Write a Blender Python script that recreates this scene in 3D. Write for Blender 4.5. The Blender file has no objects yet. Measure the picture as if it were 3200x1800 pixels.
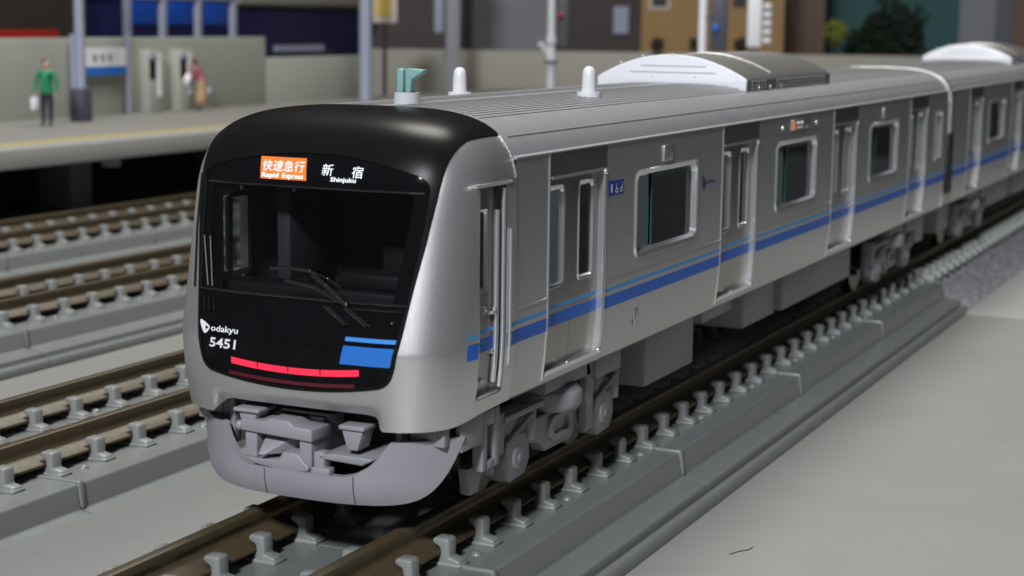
import bpy, bmesh, math, random
import numpy as np
from mathutils import Vector, Matrix
random.seed(7)
R = math.radians
SC = bpy.context.scene
COL = SC.collection

# ------------------------------------------------------------------ camera
cam_d = bpy.data.cameras.new("camera")
cam = bpy.data.objects.new("camera", cam_d)
COL.objects.link(cam)
YAW, PIT, ROL = 0.442397, 0.154883, 0.0121619
fwd = Vector((-math.sin(YAW)*math.cos(PIT), math.cos(YAW)*math.cos(PIT), -math.sin(PIT)))
right = Vector((math.cos(YAW), math.sin(YAW), 0))
up = right.cross(fwd)
r2 = math.cos(ROL)*right + math.sin(ROL)*up
u2 = -math.sin(ROL)*right + math.cos(ROL)*up
M3 = Matrix((r2, u2, -fwd)).transposed()
cam.matrix_world = Matrix.Translation((7.5608, -10.8227, 4.2772)) @ M3.to_4x4()
cam_d.sensor_width = 36
cam_d.lens = 36*5341.87/3200
cam_d.clip_start = 0.1
cam_d.clip_end = 1000
cam_d.dof.use_dof = True
cam_d.dof.focus_distance = 15.8
cam_d.dof.aperture_fstop = 0.74
cam_d.dof.aperture_blades = 0
SC.camera = cam

# ------------------------------------------------------------------ world, lamps, exposure
W = bpy.data.worlds.new("World"); SC.world = W
W.use_nodes = True
bg = W.node_tree.nodes["Background"]
bg.inputs[0].default_value = (0.78, 0.86, 0.92, 1)
bg.inputs[1].default_value = 0.065

def area(name, loc, target, size, power, color):
    d = bpy.data.lights.new(name, 'AREA'); d.shape = 'RECTANGLE'
    d.size, d.size_y = size
    d.energy = power; d.color = color
    o = bpy.data.objects.new(name, d); COL.objects.link(o)
    o.location = loc
    o.rotation_euler = (Vector(target)-Vector(loc)).to_track_quat('-Z', 'Y').to_euler()
    return o
area("room_lamp_front", (15, -72, 57), (0, 5, 2), (12, 9), 95000, (0.93, 0.95, 1.0))
area("ceiling_lamp", (-9, 22, 52), (-5, 12, 0), (20, 20), 27000, (1.0, 0.97, 0.90))
vs = SC.view_settings
vs.view_transform = 'Standard'; vs.look = 'None'; vs.exposure = 0; vs.gamma = 1
SC.cycles.max_bounces = 8
SC.cycles.transparent_max_bounces = 12

# ------------------------------------------------------------------ materials
def mat(name, col, rough=0.5, metal=0.0, spec=0.5, emit=None, estr=0, coat=0, noise=0, nscale=8, bump=0, bscale=60):
    m = bpy.data.materials.new(name); m.use_nodes = True
    nt = m.node_tree; b = nt.nodes["Principled BSDF"]
    b.inputs['Base Color'].default_value = (*col, 1)
    b.inputs['Roughness'].default_value = rough
    b.inputs['Metallic'].default_value = metal
    b.inputs['Specular IOR Level'].default_value = spec
    if coat: b.inputs['Coat Weight'].default_value = coat; b.inputs['Coat Roughness'].default_value = .08
    if emit:
        b.inputs['Emission Color'].default_value = (*emit, 1); b.inputs['Emission Strength'].default_value = estr
    if noise or bump:
        tc = nt.nodes.new('ShaderNodeTexCoord')
    if noise:
        n = nt.nodes.new('ShaderNodeTexNoise'); n.inputs['Scale'].default_value = nscale; n.inputs['Detail'].default_value = 6
        nt.links.new(tc.outputs['Object'], n.inputs['Vector'])
        mx = nt.nodes.new('ShaderNodeMix'); mx.data_type = 'RGBA'
        lo = [c*(1-noise) for c in col]; hi = [min(1, c*(1+noise)) for c in col]
        mx.inputs[6].default_value = (*lo, 1); mx.inputs[7].default_value = (*hi, 1)
        nt.links.new(n.outputs[0], mx.inputs[0]); nt.links.new(mx.outputs[2], b.inputs['Base Color'])
        mr = nt.nodes.new('ShaderNodeMapRange'); mr.inputs[3].default_value = max(0, rough-.08); mr.inputs[4].default_value = min(1, rough+.08)
        nt.links.new(n.outputs[0], mr.inputs[0]); nt.links.new(mr.outputs[0], b.inputs['Roughness'])
    if bump:
        n2 = nt.nodes.new('ShaderNodeTexNoise'); n2.inputs['Scale'].default_value = bscale; n2.inputs['Detail'].default_value = 3
        nt.links.new(tc.outputs['Object'], n2.inputs['Vector'])
        bp = nt.nodes.new('ShaderNodeBump'); bp.inputs['Strength'].default_value = bump; bp.inputs['Distance'].default_value = .01
        nt.links.new(n2.outputs[0], bp.inputs['Height']); nt.links.new(bp.outputs[0], b.inputs['Normal'])
    return m

def glass_mat(name, tint, refl=1.0, rough=0.02):
    m = bpy.data.materials.new(name); m.use_nodes = True
    nt = m.node_tree
    for n in list(nt.nodes): nt.nodes.remove(n)
    out = nt.nodes.new('ShaderNodeOutputMaterial')
    t = nt.nodes.new('ShaderNodeBsdfTransparent'); t.inputs[0].default_value = (*tint, 1)
    g = nt.nodes.new('ShaderNodeBsdfGlossy'); g.inputs['Roughness'].default_value = rough
    fr = nt.nodes.new('ShaderNodeFresnel'); fr.inputs[0].default_value = 1.5
    ml = nt.nodes.new('ShaderNodeMath'); ml.operation = 'MULTIPLY'; ml.inputs[1].default_value = refl
    mx = nt.nodes.new('ShaderNodeMixShader')
    nt.links.new(fr.outputs[0], ml.inputs[0]); nt.links.new(ml.outputs[0], mx.inputs[0])
    nt.links.new(t.outputs[0], mx.inputs[1]); nt.links.new(g.outputs[0], mx.inputs[2])
    nt.links.new(mx.outputs[0], out.inputs[0])
    return m

def striped_mat(name, col, rough, metal):
    """silver paint with the two blue bands printed at fixed heights"""
    m = mat(name, col, rough, metal, noise=.04, nscale=9, bump=.035, bscale=130)
    nt = m.node_tree; b = nt.nodes["Principled BSDF"]
    src = b.inputs['Base Color'].links[0].from_socket
    tc = nt.nodes.new('ShaderNodeTexCoord'); sp = nt.nodes.new('ShaderNodeSeparateXYZ')
    nt.links.new(tc.outputs['Object'], sp.inputs[0])
    def band(z0, z1):
        a = nt.nodes.new('ShaderNodeMath'); a.operation = 'GREATER_THAN'; a.inputs[1].default_value = z0
        c = nt.nodes.new('ShaderNodeMath'); c.operation = 'LESS_THAN'; c.inputs[1].default_value = z1
        d = nt.nodes.new('ShaderNodeMath'); d.operation = 'MULTIPLY'
        nt.links.new(sp.outputs[2], a.inputs[0]); nt.links.new(sp.outputs[2], c.inputs[0])
        nt.links.new(a.outputs[0], d.inputs[0]); nt.links.new(c.outputs[0], d.inputs[1])
        return d.outputs[0]
    f1 = band(1.53, 1.652); f2 = band(1.692, 1.728)
    prev = src
    for f, c in ((f1, (.005, .125, .62)), (f2, (.05, .33, .74))):
        mx = nt.nodes.new('ShaderNodeMix'); mx.data_type = 'RGBA'
        nt.links.new(f, mx.inputs[0]); nt.links.new(prev, mx.inputs[6]); mx.inputs[7].default_value = (*c, 1)
        prev = mx.outputs[2]
    nt.links.new(prev, b.inputs['Base Color'])
    ad = nt.nodes.new('ShaderNodeMath'); ad.operation = 'ADD'; nt.links.new(f1, ad.inputs[0]); nt.links.new(f2, ad.inputs[1])
    mm = nt.nodes.new('ShaderNodeMapRange'); mm.inputs[3].default_value = metal; mm.inputs[4].default_value = 0
    rr = nt.nodes.new('ShaderNodeMapRange'); rr.inputs[3].default_value = rough; rr.inputs[4].default_value = .45
    nt.links.new(ad.outputs[0], rr.inputs[0]); nt.links.new(rr.outputs[0], b.inputs['Roughness'])
    nt.links.new(ad.outputs[0], mm.inputs[0]); nt.links.new(mm.outputs[0], b.inputs['Metallic'])
    return m

MT = {}
MT['side'] = striped_mat('side_silver', (.57, .565, .57), .36, .82)
MT['door'] = striped_mat('door_silver', (.33, .312, .30), .26, .93)
MT['nose'] = mat('nose_silver_paint', (.64, .64, .64), .31, .82, noise=.12, nscale=150, bump=.15, bscale=260)
MT['rim'] = mat('polished_rim', (.82, .82, .83), .20, .80)
MT['roof'] = mat('roof_grey', (.262, .262, .274), .46, .0, noise=.05, nscale=5, bump=.04, bscale=200)
MT['acmetal'] = mat('air_conditioner_metal', (.46, .45, .44), .36, .85)
MT['acwhite'] = mat('air_conditioner_face', (.78, .79, .83), .40, 0)
MT['white'] = mat('white_plastic', (.72, .72, .74), .4)
MT['teal'] = mat('pale_teal_plastic', (.20, .38, .36), .4)
MT['clear'] = mat('milky_plastic', (.55, .56, .58), .25)
MT['blackgloss'] = mat('black_gloss_mask', (.006, .006, .007), .07, 0, spec=.06, noise=.2, nscale=6)
MT['blacksatin'] = mat('black_satin_cap', (.008, .007, .007), .30, 0, spec=.11, bump=.05, bscale=150)
MT['blacktrim'] = mat('black_trim', (.010, .010, .011), .16, 0, spec=.9)
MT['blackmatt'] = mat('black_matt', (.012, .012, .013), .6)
MT['wsglass'] = glass_mat('windscreen_glass', (.58, .60, .62), 1.3, .015)
MT['clearglass'] = glass_mat('clear_cab_glass', (.95, .96, .95), .6, .02)
MT['glass'] = glass_mat('side_window_glass', (.48, .50, .47), 1.8, .03)
MT['sash'] = mat('teal_glass_edge', (.025, .085, .075), .25, 0)
MT['under'] = mat('underframe_grey', (.275, .27, .295), .45, 0, noise=.08, nscale=6, bump=.05, bscale=120)
MT['cast'] = mat('cast_bogie_grey', (.26, .255, .275), .5, 0, noise=.16, nscale=9, bump=.22, bscale=26)
MT['wheel'] = mat('wheel_steel', (.10, .085, .06), .3, .9)
MT['interior'] = mat('interior_grey', (.15, .14, .12), .6)
MT['interiordark'] = mat('interior_dark', (.012, .012, .013), .6)
MT['seat'] = mat('orange_seat', (.42, .10, .04), .7)
MT['led'] = mat('red_led', (.5, .02, .05), .3, emit=(1.0, .028, .075), estr=.60)
MT['leddim'] = mat('dim_red_lens', (.085, .008, .016), .15)
MT['blueT'] = mat('light_blue_band', (.06, .27, .72), .25)
MT['blueB'] = mat('deep_blue_band', (.022, .16, .56), .25)
MT['bandblue'] = mat('side_band_blue', (.005, .125, .62), .35)
MT['bandlight'] = mat('side_band_light', (.05, .33, .74), .35)
MT['orange'] = mat('orange_display', (.3, .08, .01), .4, emit=(1.0, .23, .035), estr=.68)
MT['glow'] = mat('lit_white_letters', (.5, .5, .5), .4, emit=(.86, .90, 1.0), estr=1.0)
MT['letter'] = mat('white_print', (.80, .80, .84), .4)
MT['sticker'] = mat('blue_sticker', (.015, .05, .34), .4)
MT['faint'] = mat('dark_blue_print', (.03, .035, .16), .4)
MT['rail'] = mat('brown_rail', (.060, .045, .024), .45, .0, spec=.35, noise=.18, nscale=9, bump=.08, bscale=90)
MT['bed'] = mat('grey_track_plastic', (.185, .197, .19), .30, 0, spec=.5, noise=.06, nscale=3, bump=.03, bscale=160)
MT['clip'] = mat('track_clip_plastic', (.225, .235, .224), .38, 0, spec=.5)
MT['plate'] = mat('grey_plate', (.175, .18, .172), .55, 0, noise=.05, nscale=2)
MT['board'] = mat('layout_board_grey', (.22, .22, .21), .6, 0, noise=.08, nscale=1.2)
MT['table'] = mat('pale_table_board', (.30, .303, .288), .5, 0, noise=.025, nscale=.8, bump=.02, bscale=40)
MT['tablegap'] = mat('table_gap', (.75, .75, .72), .5)
MT['ballast'] = mat('grey_ballast', (.22, .22, .23), .75, 0, noise=.35, nscale=14, bump=.5, bscale=18)
MT['sleeper'] = mat('pale_sleeper', (.34, .36, .34), .5)
MT['platform'] = mat('platform_deck', (.24, .235, .215), .6, 0, noise=.06, nscale=.7)
MT['platedge'] = mat('platform_edge', (.32, .32, .30), .55, 0, noise=.05)
MT['yellow'] = mat('tactile_yellow', (.60, .44, .03), .6)
MT['wall'] = mat('pale_green_grey_wall', (.36, .37, .325), .6, 0, noise=.05, nscale=.5)
MT['pier'] = mat('pier_grey', (.30, .31, .33), .6)
MT['bluegrey'] = mat('blue_grey_paint', (.30, .32, .42), .5)
MT['darkblue'] = mat('dark_blue_grey', (.07, .07, .10), .5)
MT['navy'] = mat('navy_blue', (.008, .010, .055), .3)
MT['blue'] = mat('bright_blue', (.008, .06, .36), .35)
MT['darkbrown'] = mat('dark_brown', (.035, .026, .022), .6)
MT['red'] = mat('signal_red', (.42, .015, .012), .4)
MT['cream'] = mat('cream_paint', (.55, .48, .44), .5)
MT['signyellow'] = mat('sign_yellow', (.55, .38, .09), .5)
MT['grey'] = mat('bg_grey', (.19, .20, .22), .6, noise=.1, nscale=.5)
MT['darkgrey'] = mat('bg_dark_grey', (.07, .07, .075), .6)
MT['olive'] = mat('olive_grey_wall', (.25, .24, .20), .6, noise=.1, nscale=.6)
MT['ochre'] = mat('ochre_wall', (.28, .165, .055), .6, noise=.12, nscale=.6)
MT['window'] = mat('dark_window', (.02, .014, .016), .3)
MT['wood'] = mat('brown_wood', (.10, .045, .02), .5, noise=.3, nscale=1.2)
MT['woodlight'] = mat('pale_wood', (.20, .125, .08), .5, noise=.2, nscale=1.2)
MT['tealbg'] = mat('teal_sheet', (.012, .085, .085), .6)
MT['leaf'] = mat('dark_foliage', (.008, .018, .007), .7, noise=.4, nscale=2)
MT['leaflime'] = mat('lime_foliage', (.16, .19, .02), .7, noise=.3, nscale=2)
MT['bark'] = mat('bark', (.05, .03, .02), .8)
MT['roombg'] = mat('room_wall', (.075, .065, .055), .8)
MT['skin'] = mat('skin', (.50, .34, .27), .6)
MT['green'] = mat('green_jumper', (.012, .22, .095), .6)
MT['trouser'] = mat('dark_trousers', (.022, .022, .035), .6)
MT['pink'] = mat('dusky_pink_top', (.30, .08, .11), .6)
MT['tan'] = mat('tan_skirt', (.36, .25, .13), .6)
MT['hair'] = mat('brown_hair', (.05, .03, .025), .6)
MT['bluelight'] = mat('blue_lens', (.01, .05, .2), .3, emit=(.02, .22, .75), estr=.3)
MT['redlight'] = mat('red_lens', (.2, .01, .01), .3, emit=(.7, .02, .02), estr=.12)

# ------------------------------------------------------------------ object helpers
WLOC = {}
def link(o, parent=None):
    COL.objects.link(o)
    if parent is not None: o.parent = parent
    return o
def thing(name, label, cat, loc=(0, 0, 0), group=None):
    o = bpy.data.objects.new(name, None); o.empty_display_size = .2
    COL.objects.link(o); o.location = loc
    WLOC[o.name] = Vector(loc)
    return tag(o, label, cat, group)
def tag(o, label, cat, group=None):
    o['label'] = label; o['category'] = cat
    if group: o['group'] = group
    return o

class MB:
    def __init__(s): s.v = []; s.f = []; s.mi = []; s.cur = 0
    def add(s, vs, fs):
        o = len(s.v); s.v += [tuple(map(float, p)) for p in vs]
        s.f += [tuple(o+i for i in f) for f in fs]; s.mi += [s.cur]*len(fs); return s
    def box(s, x0, x1, y0, y1, z0, z1):
        return s.add([(x0,y0,z0),(x1,y0,z0),(x1,y1,z0),(x0,y1,z0),(x0,y0,z1),(x1,y0,z1),(x1,y1,z1),(x0,y1,z1)],
                     [(0,3,2,1),(4,5,6,7),(0,1,5,4),(1,2,6,5),(2,3,7,6),(3,0,4,7)])
    def prism(s, poly, axis, a, b):
        """poly: 2-D points; axis 'y': (x,z) extruded along y, 'x': (y,z) along x, 'z': (x,y) along z"""
        n = len(poly)
        def P(p, t): return {'y': (p[0], t, p[1]), 'x': (t, p[0], p[1]), 'z': (p[0], p[1], t)}[axis]
        vs = [P(p, a) for p in poly]+[P(p, b) for p in poly]
        return s.add(vs, [tuple(range(n))[::-1], tuple(range(n, 2*n))]+[(i, (i+1) % n, n+(i+1) % n, n+i) for i in range(n)])
    def cyl(s, p0, p1, r0, r1=None, n=14, cap=True):
        r1 = r0 if r1 is None else r1
        p0, p1 = Vector(p0), Vector(p1); d = (p1-p0).normalized()
        a = d.orthogonal().normalized(); b = d.cross(a)
        vs = []
        for p, r in ((p0, r0), (p1, r1)):
            for i in range(n):
                t = 2*math.pi*i/n; vs.append(p+r*(math.cos(t)*a+math.sin(t)*b))
        fs = [(i, (i+1) % n, n+(i+1) % n, n+i) for i in range(n)]
        if cap: fs += [tuple(range(n))[::-1], tuple(range(n, 2*n))]
        return s.add(vs, fs)
    def tube(s, pts, r, n=8):
        for a, b in zip(pts[:-1], pts[1:]): s.cyl(a, b, r, n=n)
        for p in pts[1:-1]: s.ball(p, r*1.02, 8, 5)
        return s
    def lathe(s, prof, c, n=20):
        """prof: (r,z) list, about vertical axis at c"""
        vs = [(c[0]+r*math.cos(2*math.pi*i/n), c[1]+r*math.sin(2*math.pi*i/n), c[2]+z) for r, z in prof for i in range(n)]
        m = len(prof)
        fs = [(k*n+i, k*n+(i+1) % n, (k+1)*n+(i+1) % n, (k+1)*n+i) for k in range(m-1) for i in range(n)]
        fs += [tuple(range(n))[::-1], tuple(range((m-1)*n, m*n))]
        return s.add(vs, fs)
    def ball(s, c, r, n=12, m=8, sc=(1, 1, 1)):
        vs = [(c[0], c[1], c[2]-r*sc[2])]
        for k in range(1, m):
            t = -math.pi/2+math.pi*k/m
            vs += [(c[0]+sc[0]*r*math.cos(t)*math.cos(2*math.pi*i/n), c[1]+sc[1]*r*math.cos(t)*math.sin(2*math.pi*i/n), c[2]+sc[2]*r*math.sin(t)) for i in range(n)]
        vs.append((c[0], c[1], c[2]+r*sc[2])); L = len(vs)-1
        fs = [(0, 1+(i+1) % n, 1+i) for i in range(n)]
        for k in range(m-2):
            fs += [(1+k*n+i, 1+k*n+(i+1) % n, 1+(k+1)*n+(i+1) % n, 1+(k+1)*n+i) for i in range(n)]
        fs += [(1+(m-2)*n+i, 1+(m-2)*n+(i+1) % n, L) for i in range(n)]
        return s.add(vs, fs)
    def mesh(s, name, mats, smooth=False, bevel=0, seg=2, off=(0, 0, 0), weld=False, ang=None):
        me = bpy.data.meshes.new(name)
        v = s.v if off == (0, 0, 0) else [(p[0]-off[0], p[1]-off[1], p[2]-off[2]) for p in s.v]
        me.from_pydata(v, [], s.f)
        if not isinstance(mats, (list, tuple)): mats = [mats]
        for m in mats: me.materials.append(m)
        if len(mats) > 1:
            for p, i in zip(me.polygons, s.mi): p.material_index = i
        bm = bmesh.new(); bm.from_mesh(me)
        if weld: bmesh.ops.remove_doubles(bm, verts=bm.verts, dist=1e-4)
        bmesh.ops.recalc_face_normals(bm, faces=bm.faces)
        if bevel:
            es = [e for e in bm.edges if len(e.link_faces) == 2 and e.calc_face_angle(0) > R(35)]
            bmesh.ops.bevel(bm, geom=es, offset=bevel, segments=seg, profile=.5, affect='EDGES', clamp_overlap=True)
        if smooth or bevel:
            for f in bm.faces: f.smooth = True
            ang = R(ang) if ang else (R(48) if not bevel else R(60))
            for e in bm.edges:
                if len(e.link_faces) == 2 and e.calc_face_angle(0) > ang: e.smooth = False
        bm.to_mesh(me); bm.free()
        return me
    def part(s, name, mats, parent=None, **k):
        """world-space geometry as ONE mesh object under parent"""
        off = (0, 0, 0)
        if parent is not None:
            off = tuple(WLOC.get(parent.name, Vector((0, 0, 0))))
        me = s.mesh(name, mats, off=off, **k)
        o = link(bpy.data.objects.new(name, me), parent)
        WLOC[o.name] = Vector(off)
        return o
def round_poly(poly, r, k=3):
    """round the corners of an open or closed outline"""
    out = []; n = len(poly)
    for i in range(n):
        p = Vector(poly[i]); a = Vector(poly[i-1]); b = Vector(poly[(i+1) % n])
        da, db = (a-p), (b-p); q = min(r, da.length*.42, db.length*.42)
        pa, pb = p+da.normalized()*q, p+db.normalized()*q
        for j in range(k+1):
            t = j/k; out.append(tuple((1-t)**2*pa+2*t*(1-t)*p+t*t*pb))
    return out
def each(mb, name, mats, parent, gap=.012, **kw):
    """every separate piece of mb becomes a part of its own"""
    par = list(range(len(mb.v)))
    def find(i):
        while par[i] != i: par[i] = par[par[i]]; i = par[i]
        return i
    for f in mb.f:
        for i in f[1:]: par[find(i)] = find(f[0])
    V = np.array(mb.v); grp = {}
    for i in range(len(V)): grp.setdefault(find(i), []).append(i)
    ks = list(grp); bb = [(V[grp[k]].min(0)-gap, V[grp[k]].max(0)+gap) for k in ks]
    cl = list(range(len(ks)))
    def cf(i):
        while cl[i] != i: i = cl[i]
        return i
    for i in range(len(ks)):
        for j in range(i):
            if np.all(bb[i][0] <= bb[j][1]) and np.all(bb[j][0] <= bb[i][1]): cl[cf(i)] = cf(j)
    ci = {k: cf(i) for i, k in enumerate(ks)}; outs = {}
    for f in mb.f: outs.setdefault(ci[find(f[0])], []).append(f)
    res = []
    for fs in outs.values():
        used = sorted({i for f in fs for i in f}); mp = {u: n for n, u in enumerate(used)}
        res.append(MB().add([mb.v[u] for u in used], [tuple(mp[i] for i in f) for f in fs]).part(name, mats, parent, **kw))
    return res
def inst(name, me, parent, loc):
    """another object on shared mesh data; loc in the parent's space"""
    o = link(bpy.data.objects.new(name, me), parent); o.location = loc
    WLOC[o.name] = WLOC[parent.name]+Vector(loc)
    return o

def text_mesh(string, bold=False, res=3):
    cu = bpy.data.curves.new('lettering', 'FONT'); cu.body = string; cu.resolution_u = res
    if bold: cu.offset = .018
    o = bpy.data.objects.new('lettering', cu); COL.objects.link(o)
    dg = bpy.context.evaluated_depsgraph_get(); dg.update()
    me = bpy.data.meshes.new_from_object(o.evaluated_get(dg))
    bm = bmesh.new(); bm.from_mesh(me); bmesh.ops.triangulate(bm, faces=bm.faces); bm.to_mesh(me); bm.free()
    v = np.array([p.co[:] for p in me.vertices]); f = [tuple(p.vertices) for p in me.polygons]
    bpy.data.objects.remove(o); bpy.data.curves.remove(cu); bpy.data.meshes.remove(me)
    mn, mx = v.min(0), v.max(0)
    v = (v-mn)/np.maximum(mx-mn, 1e-6)
    return v[:, :2], f

# ------------------------------------------------------------------ the setting
def struct(name, mb, m, **k):
    o = mb.part(name, m, None, **k); o['kind'] = 'structure'; return o
struct('layout_board', MB().box(-60, 1.90, -50, 130, -1.2, -.87), MT['board'])
struct('table_top', MB().box(1.905, 7.6, -50, 20.30, -1.2, -.86), MT['table'], bevel=.012)
t2 = struct('table_top', MB().box(1.905, 7.6, 20.32, 60, -1.2, -.845), MT['table'], bevel=.018)
struct('room_wall', MB().box(-150, 90, 150, 152, -8, 90), MT['roombg'])
struct('room_floor', MB().box(-160, 120, -60, 152, -121, -120), MT['roombg'])
# a dark scratch on the pale board
sx, sy = 3.12, 5.05
MB().tube([(2.60, 4.70, -.858), (2.66, 4.83, -.857), (2.73, 4.93, -.857), (2.735, 5.02, -.857)], .006, 6).part('hair_scrap', MT['blackmatt'])
tag(bpy.data.objects['hair_scrap'], 'tiny dark hair scrap lying on the pale table board', 'scrap')

# ------------------------------------------------------------------ tracks
PIECE = 4.65
def rail_profile():
    # half profile of the rail: foot, web, head
    return [(-.26, -.255), (.26, -.255), (.26, -.225), (.06, -.17), (.04, -.13), (.055, -.075), (.058, -.01), (.045, 0), (-.045, 0), (-.058, -.01), (-.055, -.075), (-.04, -.13), (-.06, -.17), (-.26, -.225)]
CLIP = None
def clip_mesh():
    """one moulded fastening: a base block and an overhanging hook on each side of the rail"""
    m = MB()
    for s in (1, -1):
        prof = [(.21, -.36), (.44, -.36), (.44, -.30), (.40, -.285), (.335, -.275), (.335, -.135), (.32, -.11), (.20, -.11), (.175, -.125), (.175, -.16), (.235, -.19), (.25, -.21), (.25, -.25), (.21, -.29)]
        m.prism([(s*a, b) for a, b in prof], 'y', -.075, .075)
    m.box(-.455, .455, -.095, .095, -.36, -.315)
    return m.mesh('rail_clip', MT['clip'], bevel=.018, seg=2)
def bump_mesh():
    return MB().lathe([(.055, 0), (.05, .02), (.03, .035), (.0, .04)], (0, 0, -.352), 12).mesh('boss', MT['bed'], smooth=True)
CLIP = clip_mesh(); BOSS = bump_mesh()

def bed_profile(left_cut=None, fl=1.78):
    rt = [(1.455, -.35), (1.50, -.60), (1.515, -.615), (fl, -.645), (fl+.02, -.66), (fl+.025, -.76), (1.83, -.76), (1.84, -.715), (1.90, -.735), (1.925, -.77), (1.93, -.868)]
    if left_cut is None:
        lf = [(-x, z) for x, z in reversed(rt)]
    else:
        lf = [(left_cut, -.868), (left_cut, -.35)]
    return lf+rt
def make_track(name, label, xc, y0, y1, joint, tie0, pitch=.662, left_cut=None, group=None, fl=1.78):
    t = thing(name, label, 'track', (xc, y0, 0), group)
    prof = [(xc+a, b) for a, b in bed_profile(left_cut, fl)]
    rp = round_poly(prof, .03)
    ys = []
    j = joint
    while j > y0: j -= PIECE
    j += PIECE
    ys = [y0]
    while j < y1-.3:
        ys.append(j); j += PIECE
    ys.append(y1)
    for a, b in zip(ys[:-1], ys[1:]):
        MB().prism(rp, 'y', a+.004, b-.022).part('slab_panel', MT['bed'], t, smooth=True, ang=40)
        if a > y0:   # raised moulding rim on the near end of each slab
            x1 = xc+1.468; xl = xc-1.468 if left_cut is None else xc+left_cut-.002
            m = MB(); m.prism([(xc+.80, -.40), (xc+.80, -.342), (xc+.90, -.326), (x1+.010, -.326), (xc+1.522, -.605), (xc+1.35, -.605)], 'y', a-.012, a+.065)
            if left_cut is None: m.prism([(xc-.80, -.40), (xc-.80, -.342), (xc-.90, -.326), (xl-.010, -.326), (xc-1.522, -.605), (xc-1.35, -.605)], 'y', a-.012, a+.065)
            each(m, 'panel_rim', MT['bed'], t, bevel=.018)
    for s in (-1, 1):
        MB().prism([(xc+s*.72+a, b) for a, b in rail_profile()], 'y', y0, y1).part('rail', MT['rail'], t, bevel=.006, seg=1)
    k = math.floor((tie0-y0)/pitch); y = tie0-k*pitch
    n = 0
    while y < y1-.1:
        for s in (-1, 1):
            inst('rail_clip', CLIP, t, (s*.72, y-y0, 0))
        if n % 3 == 1:
            inst('slab_boss', BOSS, t, (1.12, y+.33-y0, 0)); inst('slab_boss', BOSS, t, (-.42, y+.33-y0, 0))
        y += pitch; n += 1
    return t
A_END = 20.45
make_track('slab_track', 'grey slab track with brown rails carrying the silver train, nearest the pale table', 0, -5, A_END, 1.73, 3.80-.03, left_cut=-1.03)
make_track('slab_track', 'empty grey slab track beside the nose of the train, next to the smooth grey plate', -4.91, -5, 46, 2.33, 2.50, pitch=.70, fl=1.66)
make_track('slab_track', 'empty grey slab track in the middle of the left side, between two other empty tracks', -11.12, 0, 50, 8.64, 8.7, pitch=.70)
make_track('slab_track', 'empty grey slab track running along the dark underside of the station platform', -16.75, 6, 54, 14.5, 14.6, pitch=.70)

plate = MB().box(-3.185, -1.04, -6, 44, -.868, -.590).part('filler_plate', MT['plate'], None, bevel=.012)
tag(plate, 'smooth flat grey plate filling the gap between the two nearest tracks', 'plate')

# ballasted track beyond the slab
bt = thing('ballasted_track', 'track on grey ballast with pale sleepers under the second car', 'track', (0, A_END, 0))
nx, ny = 34, 300
vs_, fs_ = [], []
bp = [(-1.06, -.86), (-1.05, -.34), (1.15, -.34), (1.92, -.86)]
for j in range(ny+1):
    y = A_END+.02+(60-A_END)*(j/ny)**1.6
    for i in range(nx+1):
        t = i/nx
        if t < .06: x, z = -1.05, -.86+(.52)*t/.06
        elif t < .55: x, z = -1.05+(2.0)*(t-.06)/.49, -.34
        else:
            q = (t-.55)/.45; x, z = .95+.95*q, -.34-.52*q
        a = .035 if .06 < t < .98 else 0
        vs_.append((x+random.uniform(-a, a), y, z+random.uniform(-a, a)))
for j in range(ny):
    for i in range(nx):
        k = j*(nx+1)+i; fs_.append((k, k+1, k+nx+2, k+nx+1))
MB().add(vs_, fs_).part('ballast', MT['ballast'], bt).__setitem__('kind', 'stuff')
SL = MB().box(-1.02, 1.24, -.10, .10, -.40, -.27).mesh('sleeper', MT['sleeper'], bevel=.015)
SLC = MB().box(.20, .42, -.08, .08, -.27, -.16).box(-.42, -.20, -.08, .08, -.27, -.16).box(-.42, .42, -.09, .09, -.275, -.262).mesh('rail_clip', MT['sleeper'], bevel=.015)
for k in range(58):
    inst('sleeper', SL, bt, (0, .35+k*.60, 0))
for s in (-1, 1):
    MB().prism([(s*.72+a, b) for a, b in rail_profile()], 'y', A_END+.003, 60).part('rail', MT['rail'], bt, bevel=.006, seg=1)
    for k in range(40): inst('rail_clip', SLC, bt, (s*.72, .35+k*.60, 0))

# ------------------------------------------------------------------ train: shared numbers
XS, ZR, ZB = 1.385, 3.136, 1.04
def side_x(z):
    z = np.asarray(z, float)
    return XS-.055*np.clip((1.75-z)/.7, 0, 2)**2
DOORW, PITCH = 1.32, 4.82
def roof_z(x):
    x = np.abs(np.asarray(x, float))
    return np.where(x < 1.385, 2.62+.905*(np.clip(1-(x/1.40)**3.6, 0, 1))**(1/3.6), 2.62)

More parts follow.
